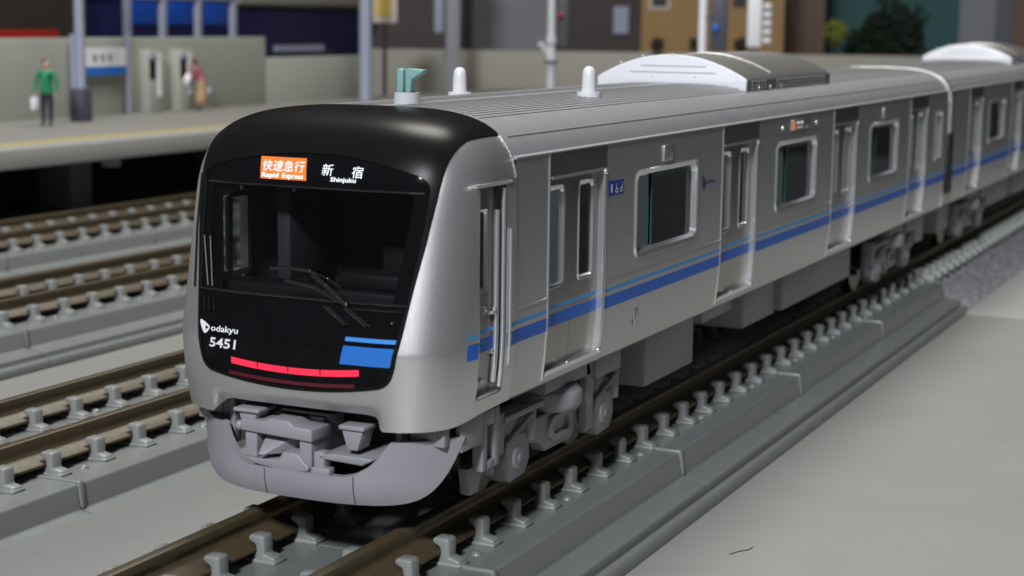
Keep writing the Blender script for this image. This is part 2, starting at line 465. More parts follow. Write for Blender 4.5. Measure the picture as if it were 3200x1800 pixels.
# ---- nose surface (implicit), used to build the shell and to lay marks on it
def rake(z):
    t = np.clip((z-1.6)/1.45, -.6, 1.4)
    return np.where(t > 0, .30*t, .15*t*t)
def F(x, y, z):
    Wd = 1.40-.055*np.clip((1.75-z)/.7, 0, 2)**2
    yy = y-rake(z)
    r = ((np.abs(x)/Wd)**4+(np.clip(1.90-yy, 0, 9)/1.0)**4)**.25
    t = np.clip((z-2.62)/.905, 0, 9)
    return r**3.6+t**3.6-1
def front_y(x, z):
    x = np.asarray(x, float); z = np.asarray(z, float)
    a = np.full(x.shape, -.5); b = np.full(x.shape, 2.26)
    for _ in range(34):
        m = (a+b)/2; ins = F(x, m, z) < 0
        b = np.where(ins, m, b); a = np.where(ins, a, m)
    return b
def side_of_nose(y, z, off=0):
    y = np.asarray(y, float); z = np.asarray(z, float)
    a = np.zeros(y.shape); b = np.full(y.shape, 1.6)
    for _ in range(34):
        m = (a+b)/2; ins = F(m, y, z) < 0
        a = np.where(ins, m, a); b = np.where(ins, b, m)
    return a+off
NA, NBt = 300, 130
al = np.linspace(-R(90), R(270), NA); be = np.concatenate([np.linspace(0, R(60), 70), np.linspace(R(60), R(90), NBt-70+1)[1:]])
AL, BE = np.meshgrid(al, be, indexing='ij')
D = np.stack([np.cos(BE)*np.cos(AL), -np.sin(BE), np.cos(BE)*np.sin(AL)], -1)
O = np.array([0, 2.26, 2.2]); a = np.zeros(AL.shape); b = np.full(AL.shape, 4.)
for _ in range(40):
    m = (a+b)/2; P = O+D*m[..., None]; ins = F(P[..., 0], P[..., 1], P[..., 2]) < 0
    a = np.where(ins, m, a); b = np.where(ins, b, m)
P = (O+D*a[..., None])
NV = P.reshape(-1, 3); nb = len(be)
NT = []
for i in range(NA-1):
    for j in range(nb-1):
        k = i*nb+j
        NT.append((k, k+nb, k+1))
        if j < nb-2: NT.append((k+1, k+nb, k+nb+1))
NT = np.array(NT)
def clip(V, T, s):
    """keep the part of a triangle mesh where s >= 0 (edges cut where s crosses 0)"""
    V = [tuple(v) for v in V]; s = list(s); out = []; cache = {}
    def cut(i, j):
        key = (min(i, j), max(i, j))
        if key in cache: return cache[key]
        t = s[i]/(s[i]-s[j]); p = tuple(V[i][k]+(V[j][k]-V[i][k])*t for k in range(3))
        V.append(p); s.append(0.0); cache[key] = len(V)-1; return len(V)-1
    for tri in T:
        c = [s[i] >= 0 for i in tri]
        if all(c): out.append(tuple(tri)); continue
        if not any(c): continue
        poly = []
        for q in range(3):
            i, j = tri[q], tri[(q+1) % 3]
            if c[q]: poly.append(i)
            if c[q] != c[(q+1) % 3]: poly.append(cut(i, j))
        for q in range(1, len(poly)-1): out.append((poly[0], poly[q], poly[q+1]))
    used = sorted({i for t in out for i in t}); mp = {u: n for n, u in enumerate(used)}
    return np.array([V[u] for u in used]), np.array([[mp[i] for i in t] for t in out])
def smin(a, b, k):
    h = np.clip(.5+.5*(b-a)/k, 0, 1); return b*(1-h)+a*h-k*h*(1-h)
XBz = [1.2, 1.506, 1.776, 2.09, 2.47, 2.85, 3.078, 3.163, 3.293, 3.319, 3.33, 3.5]
XBx = [.86, .945, .992, 1.035, 1.097, 1.146, 1.164, 1.174, 1.196, 1.204, 1.5, 2.0]
def s_black(V):
    x = np.abs(V[:, 0]); z = V[:, 2]
    zb = 1.245+.085*(x/.85)**2
    return smin(np.interp(z, XBz, XBx)-x, z-zb, .10)
def s_panel(V):
    x = np.abs(V[:, 0]); z = V[:, 2]
    s1 = np.interp(z, [1.2, 2.0, 2.6, 2.97, 3.2], [.85, 1.00, 1.075, 1.095, 1.075])-x
    s2 = 3.172-.135*(x/.96)**2-z
    s3 = z-(1.275+.085*(x/.85)**2)
    return smin(smin(s1, s2, .12), s3, .10)
def nose_normals(V, inward):
    h = 1e-4
    g = np.stack([(F(V[:, 0]+h, V[:, 1], V[:, 2])-F(V[:, 0]-h, V[:, 1], V[:, 2])),
                  (F(V[:, 0], V[:, 1]+h, V[:, 2])-F(V[:, 0], V[:, 1]-h, V[:, 2])),
                  (F(V[:, 0], V[:, 1], V[:, 2]+h)-F(V[:, 0], V[:, 1], V[:, 2]-h))], -1)
    g /= np.maximum(np.linalg.norm(g, axis=1, keepdims=True), 1e-9)
    return V-g*inward

# chamfer under the bumper, then the bottom edge with the coupler cut-out
def nose_build(t):
    V, T = NV.copy(), NT
    w = np.clip((.80-np.abs(V[:, 0]))/.06, 0, 1)*np.clip((1.5-V[:, 1])/.1, 0, 1)
    V[:, 1] += w*np.clip(1.165-V[:, 2], 0, .3)*.9
    x = np.abs(V[:, 0]); y = V[:, 1]; z = V[:, 2]
    lo = np.interp(y, [1.0, 1.3, 1.7, 2.3], [.965, .975, 1.02, 1.04])
    zc = np.where((x < .84) & (y < 1.35), np.interp(x, [0, .66, .73, .78, .82], [1.085, 1.085, 1.065, 1.02, .965]), lo)
    V, T = clip(V, T, z-np.maximum(zc, lo))
    # split black / silver
    s = s_black(V)
    Vs, Ts = clip(V, T, -s)
    Vb, Tb = clip(V, T, s)
    # doorway holes for the crew doors, both sides
    for sg in (1, -1):
        ya, yb, za, zb = (1.585, 2.065, 1.15, 2.925) if sg > 0 else (1.97, 2.24, 1.99, 2.69)
        q = np.minimum(np.minimum(Vs[:, 1]-ya, yb-Vs[:, 1]), np.minimum(Vs[:, 2]-za, zb-Vs[:, 2]))
        q = np.where(Vs[:, 0]*sg > .6, q, -1)
        Vs, Ts = clip(Vs, Ts, -q)
    shell = MB().add(Vs, Ts).part('nose_shell', MT['nose'], t, smooth=True, weld=True)
    sp = s_panel(Vb)
    Vf, Tf = clip(Vb, Tb, -sp)
    MB().add(nose_normals(Vf, -.010), Tf).part('front_mask', MT['blacksatin'], t, smooth=True, weld=True)
    Vp, Tp = clip(Vb, Tb, sp)
    ws = np.minimum(smin(2.885-Vp[:, 2], Vp[:, 2]-2.0, .03), smin(np.interp(Vp[:, 2], [2.0, 2.9], [.885, .985])-np.abs(Vp[:, 0]), 2.885-Vp[:, 2], .08))
    Vg, Tg = clip(Vp, Tp, ws)
    MB().add(nose_normals(Vg, .006), Tg).part('windscreen', MT['wsglass'], t, smooth=True, weld=True)
    Vk, Tk = clip(Vp, Tp, -ws)
    return MB().add(Vk, Tk).part('front_panel', MT['blackgloss'], t, smooth=True, weld=True)

def on_nose(pts, off):
    p = np.array(pts, float); y = front_y(p[:, 0], p[:, 1])
    v = np.stack([p[:, 0], y, p[:, 1]], -1)
    return nose_normals(v, -off)
def nose_patch(name, x0l, x1l, z0, z1, m, parent, off=.008, n=24, zf=None):
    """a strip on the nose; x-limits given at bottom and top; zf(x) adds to z"""
    pts = []
    for j in range(5):
        q = j/4
        a = x0l[0]+(x0l[1]-x0l[0])*q; b_ = x1l[0]+(x1l[1]-x1l[0])*q
        for i in range(n+1):
            x = a+(b_-a)*i/n; z = z0+(z1-z0)*q+(zf(x) if zf else 0)
            pts.append((x, z))
    v = on_nose(pts, off)
    fs = [(j*(n+1)+i, j*(n+1)+i+1, (j+1)*(n+1)+i+1, (j+1)*(n+1)+i) for j in range(4) for i in range(n)]
    return MB().add(v, fs).part(name, m, parent, smooth=True)
def nose_text(name, string, x0, x1, z0, z1, m, parent, off=.012, bold=False, shear=0):
    uv, f = text_mesh(string, bold)
    p = np.stack([x0+(x1-x0)*uv[:, 0]+shear*(uv[:, 1]-.5), z0+(z1-z0)*uv[:, 1]], -1)
    return MB().add(on_nose(p, off), f).part(name, m, parent)
def side_text(name, string, y0, y1, z0, z1, m, parent, x, bold=False):
    uv, f = text_mesh(string, bold)
    v = [(x, y0+(y1-y0)*u, z0+(z1-z0)*w) for u, w in uv]
    return MB().add(v, f).part(name, m, parent)

# ---- side pieces
def rrect(y0, y1, z0, z1, r, n=5):
    pts = []
    for cy, cz, a0 in ((y1-r, z0+r, -90), (y1-r, z1-r, 0), (y0+r, z1-r, 90), (y0+r, z0+r, 180)):
        for i in range(n+1):
            t = R(a0+90*i/n); pts.append((cy+r*math.cos(t), cz+r*math.sin(t)))
    return pts
def ring(m, o_, i_, xo, xi, sg=1):
    """frame between outer outline o_ at depth xo and inner outline i_ at depth xi"""
    n = len(o_)
    vs = [(sg*xo(z) if callable(xo) else sg*xo, y, z) for y, z in o_]+[(sg*xi(z) if callable(xi) else sg*xi, y, z) for y, z in i_]
    return m.add(vs, [(k, (k+1) % n, n+(k+1) % n, n+k) for k in range(n)])
def window_frame(y0, y1, z0, z1, r, t, sg, depth=.05, proud=.012, xbase=XS):
    m = MB()
    o0 = rrect(y0-.012, y1+.012, z0-.012, z1+.012, r+.012); o1 = rrect(y0, y1, z0, z1, r)
    o2 = rrect(y0+t*.55, y1-t*.55, z0+t*.55, z1-t*.55, max(.01, r-t*.4)); o3 = rrect(y0+t, y1-t, z0+t, z1-t, max(.012, r-t*.7))
    ring(m, o0, o1, xbase-.003, xbase+proud, sg); ring(m, o1, o2, xbase+proud, xbase+proud*.5, sg); ring(m, o2, o3, xbase+proud*.5, xbase-depth, sg)
    return m
def side_wall(t, sg, y0, y1, holes):
    ysb = sorted({y0, y1}|{h[0] for h in holes}|{h[1] for h in holes})
    zsb = sorted({ZB, ZR}|{h[2] for h in holes}|{h[3] for h in holes}|set(np.round(np.linspace(ZB, 1.76, 9), 4)))
    m = MB(); idx = {}
    def vid(y, z):
        if (y, z) not in idx:
            idx[(y, z)] = len(m.v); m.v.append((sg*float(side_x(z)), y, z))
        return idx[(y, z)]
    for a, b in zip(ysb[:-1], ysb[1:]):
        for c, d in zip(zsb[:-1], zsb[1:]):
            if any(h[0] <= a+1e-6 and b <= h[1]+1e-6 and h[2] <= c+1e-6 and d <= h[3]+1e-6 for h in holes): continue
            m.f.append((vid(a, c), vid(b, c), vid(b, d), vid(a, d))); m.mi.append(0)
    o = m.part('side_wall', MT['side'], t, smooth=True)
    return o

# shared meshes, y measured from the doorway's left edge, x outward side = sg
def door_leaf_mesh(sg, w0, w1):
    """one sliding leaf with a hole for its window"""
    m = MB(); zs = [1.14, 1.25, 1.36, 1.48, 1.6, 1.75, 1.90, 2.80, 2.91]; ya, yb = w0, w1
    wy0, wy1 = (w0+.085, w1-.19) if w0 < .3 else (w0+.15, w1-.125)
    ys = [ya, wy0, wy1, yb]
    for a, b in zip(ys[:-1], ys[1:]):
        for c, d in zip(zs[:-1], zs[1:]):
            if a == wy0 and c == 1.90: continue
            m.add([(sg*(float(side_x(c))-.055), a, c), (sg*(float(side_x(c))-.055), b, c), (sg*(float(side_x(d))-.055), b, d), (sg*(float(side_x(d))-.055), a, d)], [(0, 1, 2, 3)])
    for e in (ya, yb):
        m.add([(sg*(float(side_x(z))-.055), e, z) for z in zs]+[(sg*(float(side_x(z))-.10), e, z) for z in zs], [(k, k+1, k+len(zs)+1, k+len(zs)) for k in range(len(zs)-1)])
    return m.mesh('door', MT['door'], smooth=True, weld=True), wy0, wy1
def doorway_frame_mesh(sg):
    m = MB(); w = DOORW
    # right-hand jamb and rounded top: raised round moulding
    def strip(y, x_in, wd, z0, z1, pr):
        zs = np.linspace(z0, z1, 14)
        ring_ = [(-wd/2, -.06), (-wd/2, pr*.6), (-wd*.2, pr), (wd*.2, pr), (wd/2, pr*.6), (wd/2, -.06)]
        vs = []
        for z in zs:
            for dy, dx in ring_: vs.append((sg*(float(side_x(z))+dx), y+dy, z))
        n = len(ring_)
        m.add(vs, [(k*n+i, k*n+i+1, (k+1)*n+i+1, (k+1)*n+i) for k in range(13) for i in range(n-1)])
    strip(.012, 0, .024, ZB+.03, ZR-.01, .010)
    strip(w-.005, 0, .055, 1.13, 2.87, .014)
    m.box(*sorted((sg*(XS-.06), sg*(XS+.010))), .07, w-.03, 2.885, 2.915)
    m.ball((sg*(XS+.002), w-.02, 2.875), .034, 8, 6)
    zb_ = 1.13; xb = float(side_x(zb_))
    m.box(*sorted((sg*(xb-.07), sg*(xb+.012))), .05, w-.01, 1.105, 1.145)
    m.ball((sg*(xb+.004), w-.012, 1.135), .036, 8, 6); m.ball((sg*(xb+.006), w*.42, 1.145), .018, 8, 6)
    return m.mesh('door_frame', MT['rim'], smooth=True)
DM = {}
for sg in (1, -1):
    DM[sg] = dict(leaf=[door_leaf_mesh(sg, .028, .655), door_leaf_mesh(sg, .661, 1.288)], frame=doorway_frame_mesh(sg))
    for key, (me, a_, b_) in zip('ab', DM[sg]['leaf']):
        DM[sg]['wf'+key] = window_frame(a_-.012, b_+.012, 1.888, 2.812, .06, .042, sg, .025, .010, XS-.055).mesh('window_frame', MT['rim'], smooth=True)
        DM[sg]['gl'+key] = MB().add([(sg*(XS-.075), y, z) for y, z in rrect(a_-.005, b_+.005, 1.895, 2.805, .05)], [tuple(range(24))]).mesh('pane', MT['glass'])
    wz0, wz1 = 1.935, 2.815; a_, b_ = 2.11, 3.99
    DM[sg]['win'] = window_frame(a_, b_, wz0, wz1, .12, .080, sg, .085, .016).mesh('window', MT['rim'], smooth=True)
    DM[sg]['pane1'] = MB().add([(sg*(XS-.07), y, z) for y, z in rrect(a_+.05, a_+.62, wz0+.05, wz1-.05, .05)], [tuple(range(24))]).mesh('pane', MT['glass'])
    DM[sg]['pane2'] = MB().add([(sg*(XS-.055), y, z) for y, z in rrect(a_+.60, b_-.05, wz0+.05, wz1-.05, .05)], [tuple(range(24))]).mesh('pane', MT['glass'])
    DM[sg]['sash'] = MB().box(*sorted((sg*(XS-.060), sg*(XS-.050))), a_+.59, a_+.625, wz0+.06, wz1-.06).box(*sorted((sg*(XS-.060), sg*(XS-.050))), a_+.625, b_-.07, wz1-.115, wz1-.07).mesh('window_sash', MT['sash'])
    DM[sg]['swin'] = window_frame(0, .62, wz0, wz1, .09, .07, sg, .06, .013).mesh('window', MT['rim'], smooth=True)
    DM[sg]['spane'] = MB().add([(sg*(XS-.06), y, z) for y, z in rrect(.04, .58, wz0+.04, wz1-.04, .05)], [tuple(range(24))]).mesh('pane', MT['glass'])

def bogie(t, yc, deep=True):
    """two-axle bogie under the car, frames on both sides"""
    b = MB()
    for sg in (1, -1):
        xo, xi = sg*1.12, sg*.98
        def pr(poly, x0=xo, x1=xi): b.prism([(yc+y, z) for y, z in poly], 'x', *sorted((x0, x1)))
        # cast side frame: swan-necked beam with axle-box horns
        pr([(-1.30, .62), (-1.12, .80), (-.72, .80), (-.50, .62), (.50, .62), (.72, .80), (1.12, .80), (1.30, .62), (1.28, .45), (1.05, .40), (.66, .42), (.42, .36), (.30, .26), (-.30, .26), (-.42, .36), (-.66, .42), (-1.05, .40), (-1.28, .45)])
        for a_ in (-1.02, 1.02):    # axle boxes, springs, dark pockets
            pr([(a_-.10, .56), (a_+.10, .56), (a_+.10, .74), (a_-.10, .74)], sg*1.13, sg*1.0)
            b.cyl((sg*1.10, yc+a_+.34, .46), (sg*1.10, yc+a_+.34, .76), .085, n=12)
            b.tube([(sg*1.15, yc+a_-.05, .58), (sg*1.17, yc+a_+.22, .70), (sg*1.15, yc+a_+.40, .72)], .028, 6)
            pr([(a_-.16, .17), (a_-.27, .24), (a_-.30, .40), (a_-.22, .55), (a_-.06, .60), (a_+.14, .58), (a_+.24, .48), (a_+.26, .32), (a_+.16, .19)], sg*1.17, sg*.95)
            b.cyl((sg*1.17, yc+a_-.01, .37), (sg*1.195, yc+a_-.01, .37), .12, .10, 16); b.cyl((sg*1.195, yc+a_-.01, .37), (sg*1.21, yc+a_-.01, .37), .05, .045, 12)
            b.cyl((sg*1.05, yc+a_-.40, .30), (sg*1.05, yc+a_-.40, .66), .075, n=10)
        # bolster, air spring, dampers
        b.lathe([(.30, .62), (.34, .68), (.34, .80), (.28, .86)], (sg*1.0, yc, 0), 18)
        pr([(-.55, .86), (.55, .86), (.50, 1.02), (-.50, 1.02)], sg*1.22, sg*.80)
        for q in rrect(0, 0, 0, 0, .01)[:1]: pass
        m2 = rrect(yc-.26, yc+.26, .34, .58, .09); m3 = rrect(yc-.18, yc+.18, .39, .53, .06)
        ring(b, m2, m3, 1.16, 1.16, sg); ring(b, m2, m2, 1.16, 1.10, sg); ring(b, m3, m3, 1.16, 1.10, sg)
        b.box(*sorted((sg*1.14, sg*1.22)), yc+.44, yc+.62, .30, 1.02)
        b.box(*sorted((sg*1.16, sg*1.25)), yc+.62, yc+1.26, .80, 1.0)
        b.box(*sorted((sg*1.13, sg*1.18)), yc-1.3, yc-.45, .74, .80)
        b.box(*sorted((sg*1.0, sg*1.16)), yc-1.45, yc-1.28, .46, .84)
    b.box(-.98, .98, yc-.32, yc+.32, .40, .62)
    bo = b.part('bogie', MT['cast'], t, bevel=.026)
    for a_ in (-1.05, 1.05):
        w = MB()
        for sg in (1, -1):
            w.cyl((sg*.71, yc+a_, .40), (sg*.80, yc+a_, .40), .40, n=32); w.cyl((sg*.655, yc+a_, .40), (sg*.71, yc+a_, .40), .455, .42, n=32)
            w.cyl((sg*.80, yc+a_, .40), (sg*.86, yc+a_, .40), .16, n=16)
        w.cyl((-.86, yc+a_, .40), (.86, yc+a_, .40), .08, n=12)
        w.part('wheelset', MT['wheel'], bo, smooth=True)

def air_con(t, y0):
    zb = 3.40; L = 3.98
    def outline(k=1.0, dz=0):
        pts = [(-1.0*k, zb), (-1.0*k, 3.58+dz)]
        for i in range(15):
            x = -.93+1.86*i/14
            pts.append((x*k, 3.63+(.25+dz)*(1-(x/.93)**2)))
        pts += [(1.0*k, 3.58+dz), (1.0*k, zb)]
        return pts
    ac = MB().prism(outline(), 'y', y0+.045, y0+L).part('air_conditioner', MT['acmetal'], t, bevel=.03, seg=3)
    # pale front cover, hollowed underneath to sit on the curved roof
    f = outline(1.004, .006)
    low = [(x, float(roof_z(x))-.015) for x in np.linspace(1.0, -1.0, 15)]
    MB().prism(f[1:-1]+low, 'y', y0, y0+.05).part('front_cover', MT['acwhite'], ac, bevel=.012)
    g = MB()
    g.box(-.40, .46, y0-.004, y0, 3.735, 3.742).box(-.55, .60, y0-.004, y0, 3.655, 3.662)
    each(g, 'louvre_groove', MT['darkgrey'], ac)
    d = MB()
    for x, z in ((-.25, 3.615), (.33, 3.615), (-.68, 3.775), (-.38, 3.86), (.02, 3.885), (.88, 3.49)):
        d.ball((x, y0-.004, z), .014, 8, 6)
    for s in (-1, 1): d.box(*sorted((s*.865, s*.875)), y0-.006, y0+.0, 3.46, 3.655)
    each(d, 'cover_rivet', MT['white'], ac)
    s_ = MB()
    for k in range(13):      # fan-grille slots across the crown
        for x in (-.42, -.30, -.18, .0, .12, .24):
            z = 3.88-.25*(x/.93)**2
            s_.box(x-.045, x+.045, y0+1.55+k*.13, y0+1.60+k*.13, z-.02, z+.012)
    for k in range(26):      # side grille
        for j in range(4):
            if 5 <= k <= 7: continue
            s_.box(.995, 1.012, y0+.25+k*.135, y0+.31+k*.135, 3.425+j*.042, 3.445+j*.042)
    s_.part('grille', MT['rim'], ac)['kind'] = 'stuff'
    r_ = MB()
    r_.tube([(x, y0+1.35, 3.634+.25*(1-(x/.93)**2)) for x in np.linspace(-.9, .9, 15)], .014, 6)
    r_.part('cover_seam', MT['acmetal'], ac, smooth=True)
    b_ = MB()
    for yy in (.52, 1.02, 1.5): b_.ball((1.004, y0+yy, 3.475), .030, 10, 8, (.6, 1, 1))
    each(b_, 'side_boss', MT['rim'], ac, smooth=True)
    return ac

def roof(t, y0, y1, lip=.0):
    """ribbed grey roof skin, extruded profile"""
    xs = []
    for k in range(120):
        xs.append(-1.40+2.80*k/119)
    prof = [(-(XS+.012), ZR-.012), (-(XS+.012), ZR)]
    pts = []
    th = np.linspace(0, math.pi, 91)
    for a_ in th:
        c, s_ = math.cos(a_), math.sin(a_)
        x = -1.397*np.sign(c)*abs(c)**(2/3.6); z = 2.62+.905*abs(s_)**(2/3.6)
        if z > ZR: pts.append((x, z))
    fine = []
    for (xa, za), (xb, zb_) in zip(pts[:-1], pts[1:]): fine.append((xa, za))
    fine.append(pts[-1])
    prof += fine+[(XS+.012, ZR), (XS+.012, ZR-.012), (XS-.05, ZR-.03), (-(XS-.05), ZR-.03)]
    o = MB().prism(prof, 'y', y0, y1).part('roof', MT['roof'], t, smooth=True)
    rb = MB()
    for sg in (-1, 1):
        for k in range(16):
            x = sg*(.10+.058*k); z = float(roof_z(x)); z2 = float(roof_z(x+.02))
            rb.box(x-.011, x+.011, y0+.10, y1-.5, z-.03, z+.0035)
    rb.part('roof_rib', MT['roof'], o)['kind'] = 'stuff'
    g = MB()
    for sg in (-1, 1):
        x = 1.235; z = float(roof_z(x))
        g.prism([(sg*(x-.012), z-.004), (sg*(x-.004), z+.010), (sg*(x+.008), z+.002), (sg*(x+.012), z-.02)], 'y', y0+.12, y1-.25)
    each(g, 'roof_gutter', MT['roof'], o)
    return o

def antenna(t, x, y):
    z = float(roof_z(x))
    m = MB()
    m.cyl((x, y, z-.03), (x, y, z+.045), .125, n=20)
    m.lathe([(.078, .03), (.072, .20), (.062, .275), (.035, .305), (.0, .312)], (x, y, z), 18)
    m.part('antenna', MT['white'], t, smooth=True)

def under_boxes(t, spec):
    for y0, y1, zb, xo in spec:
        MB().box(-xo, xo, y0, y1, zb, 1.02).part('equipment_box', MT['under'], t, bevel=.02)

def car_common(t, d0, y0, y1, end_win):
    """doors, windows, walls, roof, interior; d0 = left edge of the first doorway"""
    for sg in (1, -1):
        holes = []
        for k in range(4):
            d = d0+PITCH*k
            holes.append((d+.02, d+DOORW-.02, 1.12, 2.90))
            if k < 3: holes.append((d+2.14, d+3.96, 1.965, 2.785))
        if end_win: holes.append((end_win+.03, end_win+.59, 1.965, 2.785))
        side_wall(t, sg, y0, y1, holes)
        base = WLOC[t.name]
        for k in range(4):
            d = d0+PITCH*k-base.y
            inst('door_frame', DM[sg]['frame'], t, (0, d, 0))
            for key, (me, a_, b_) in zip('ab', DM[sg]['leaf']):
                lf = inst('door', me, t, (0, d, 0))
                inst('window_frame', DM[sg]['wf'+key], lf, (0, 0, 0)); inst('pane', DM[sg]['gl'+key], lf, (0, 0, 0))
            if k < 3:
                w = inst('window', DM[sg]['win'], t, (0, d, 0))
                for q in ('pane1', 'pane2'): inst('pane', DM[sg][q], w, (0, 0, 0))
                inst('window_sash', DM[sg]['sash'], w, (0, 0, 0))
        if end_win:
            w = inst('window', DM[sg]['swin'], t, (0, end_win-base.y, 0)); inst('pane', DM[sg]['spane'], w, (0, 0, 0))
        # belt beads between the doorways and dark header panels above the doors
        bd = MB(); hd = MB()
        segs = [(y0+.02, d0-.02)]+[(d0+PITCH*k+DOORW+.03, d0+PITCH*(k+1)-.01) for k in range(3)]+[(d0+PITCH*3+DOORW+.03, y1-.05)]
        for a_, b_ in segs:
            bd.prism([(sg*(XS-.005), 1.815), (sg*(XS+.010), 1.822), (sg*(XS+.010), 1.834), (sg*(XS-.005), 1.842)], 'y', a_, b_)
        each(bd, 'belt_bead', MT['side'], t, smooth=True)
        for k in range(4):
            hd = MB().box(*sorted((sg*(XS-.004), sg*(XS+.003))), d0+PITCH*k+.03, d0+PITCH*k+DOORW+.03, 2.918, ZR-.014)
            hd.part('door_header', MT['door'], t)
    # interior
    yi0, yi1 = y0+.1, y1-.1
    MB().box(-1.25, 1.25, yi0, yi1, 1.06, 1.14).part('floor', MT['interiordark'], t)
    MB().box(-1.3, 1.3, yi0, yi1, 3.02, 3.10).part('ceiling', MT['interior'], t)
    for k in range(3):
        for sg in (1, -1):
            a_ = d0+PITCH*k+1.45; b_ = d0+PITCH*(k+1)-.12
            m = MB(); m.box(*sorted((sg*.80, sg*1.25)), a_, b_, 1.45, 1.56); m.box(*sorted((sg*1.14, sg*1.25)), a_, b_, 1.56, 1.97)
            m.part('seat', MT['seat'], t, bevel=.02)
    for sg in (1, -1):
        m = MB()
        for k in range(4):
            d = d0+PITCH*k
            for e in (d-.08, d+DOORW+.08): m.box(*sorted((sg*.82, sg*1.24)), e-.02, e+.02, 1.14, 2.55)
        each(m, 'seat_screen', MT['interior'], t)

# ------------------------------------------------------------------ the leading car
C1 = thing('train_car', 'silver leading train car with black front, red tail lights and lit destination signs', 'train car', (0, .9, 0), 'cars of the silver train')
YE = 20.44
nose_panel = nose_build(C1)
D0 = 2.95
car_common(C1, D0, 2.265, YE, D0+16.47)
roof(C1, 2.262, YE)
# bright joint rim between nose casting and body
m = MB(); th = np.linspace(.02, math.pi-.02, 60); pts = []
for a_ in th:
    c, s_ = math.cos(a_), math.sin(a_)
    x = -1.402*np.sign(c)*abs(c)**(2/3.6); z = 2.62+.907*abs(s_)**(2/3.6)
    if z > 2.95 and abs(x) > 1.2: pts.append((x, 2.258, z))
for sd in (-1, 1):
    pp = [p for p in pts if p[0]*sd > 0]
    m.tube(pp, .011, 6)
each(m, 'joint_rim', MT['rim'], C1, smooth=True)
# end wall of the leading car
ew = [(x, z) for x, z in [(-1.37, 1.04), (-1.38, ZR-.03), (1.38, ZR-.03), (1.37, 1.04)]]
MB().prism(ew, 'y', YE-.06, YE-.002).part('end_wall', MT['side'], C1)
MB().prism([(-1.33, 1.06), (-1.34, 3.1), (1.34, 3.1), (1.33, 1.06)], 'y', 2.34, 2.40).part('cab_bulkhead', MT['interiordark'], C1)
# marks on the mask
LZ = lambda x: .036*(x/.61)**2
xs_ = [-.595, -.325, -.025, .285, .645]
for a_, b_ in zip(xs_[:-1], xs_[1:]):
    nose_patch('tail_light', (a_+.002, a_+.002), (b_-.002, b_-.002), 1.379, 1.434, MT['led'], C1, .010, 14, LZ)
nose_patch('tail_light_lens', (-.62, -.62), (.60, .60), 1.288, 1.320, MT['leddim'], C1, .010, 30, lambda x: .030*(x/.6)**2)
m = MB()
for x in xs_[1:-1]:
    v = on_nose([(x-.006, 1.398+LZ(x)), (x+.004, 1.398+LZ(x)), (x+.004, 1.436+LZ(x)), (x-.006, 1.436+LZ(x))], .014); m.add(v, [(0, 1, 2, 3)])
each(m, 'light_divider', MT['blackmatt'], C1)
nose_patch('front_band', (.505, .510), (.948, .955), 1.697, 1.731, MT['blueT'], C1, .009)
nose_patch('front_band', (.466, .497), (.905, .945), 1.508, 1.660, MT['blueB'], C1, .009)
# emblem: pale leaf with a dark dart
def leaf(cx, cz, w, h):
    return [(cx-.5*w, cz+.42*h), (cx-.40*w, cz+.5*h), (cx-.05*w, cz+.36*h), (cx+.42*w, cz+.10*h), (cx+.5*w, cz-.02*h), (cx+.40*w, cz-.22*h), (cx+.22*w, cz-.44*h), (cx+.06*w, cz-.5*h), (cx-.10*w, cz-.40*h), (cx-.34*w, cz-.05*h), (cx-.5*w, cz+.28*h)]
em = MB().add(on_nose(leaf(-.888, 1.690, .120, .112)+[(-.888, 1.690)], .014), [(i, (i+1) % 11, 11) for i in range(11)]).part('emblem', MT['letter'], C1)
MB().add(on_nose([(-.878, 1.703), (-.838, 1.684), (-.874, 1.668)], .018), [(0, 1, 2)]).part('emblem_dart', MT['blackmatt'], em)
nose_text('operator_lettering', 'odakyu', -.818, -.530, 1.645, 1.712, MT['letter'], C1, .011, True)
nose_text('car_number', '5451', -.822, -.545, 1.530, 1.610, MT['letter'], C1, .011, True, .012)
# destination signs
sgn = nose_patch('destination_sign', (-.470, -.500), (-.018, -.050), 2.950, 3.128, MT['orange'], C1, .010)
nose_text('destination_lettering', '\u5feb\u901f\u6025\u884c', -.462, -.052, 3.012, 3.100, MT['glow'], sgn, .018)
nose_text('destination_lettering', 'Rapid', -.455, -.292, 2.950, 3.000, MT['glow'], sgn, .016, True)
nose_text('destination_lettering', 'Express', -.255, -.050, 2.950, 3.000, MT['glow'], sgn, .016, True)
sg2 = nose_patch('destination_sign', (.060, .035), (.590, .570), 2.950, 3.125, MT['blackgloss'], C1, .007)
nose_text('destination_lettering', '\u65b0', .125, .228, 2.998, 3.090, MT['glow'], sg2, .020)
nose_text('destination_lettering', '\u5bbf', .410, .510, 2.990, 3.082, MT['glow'], sg2, .020)
nose_text('destination_lettering', 'Shinjuku', .215, .455, 2.944, 2.990, MT['glow'], sg2, .016, True)
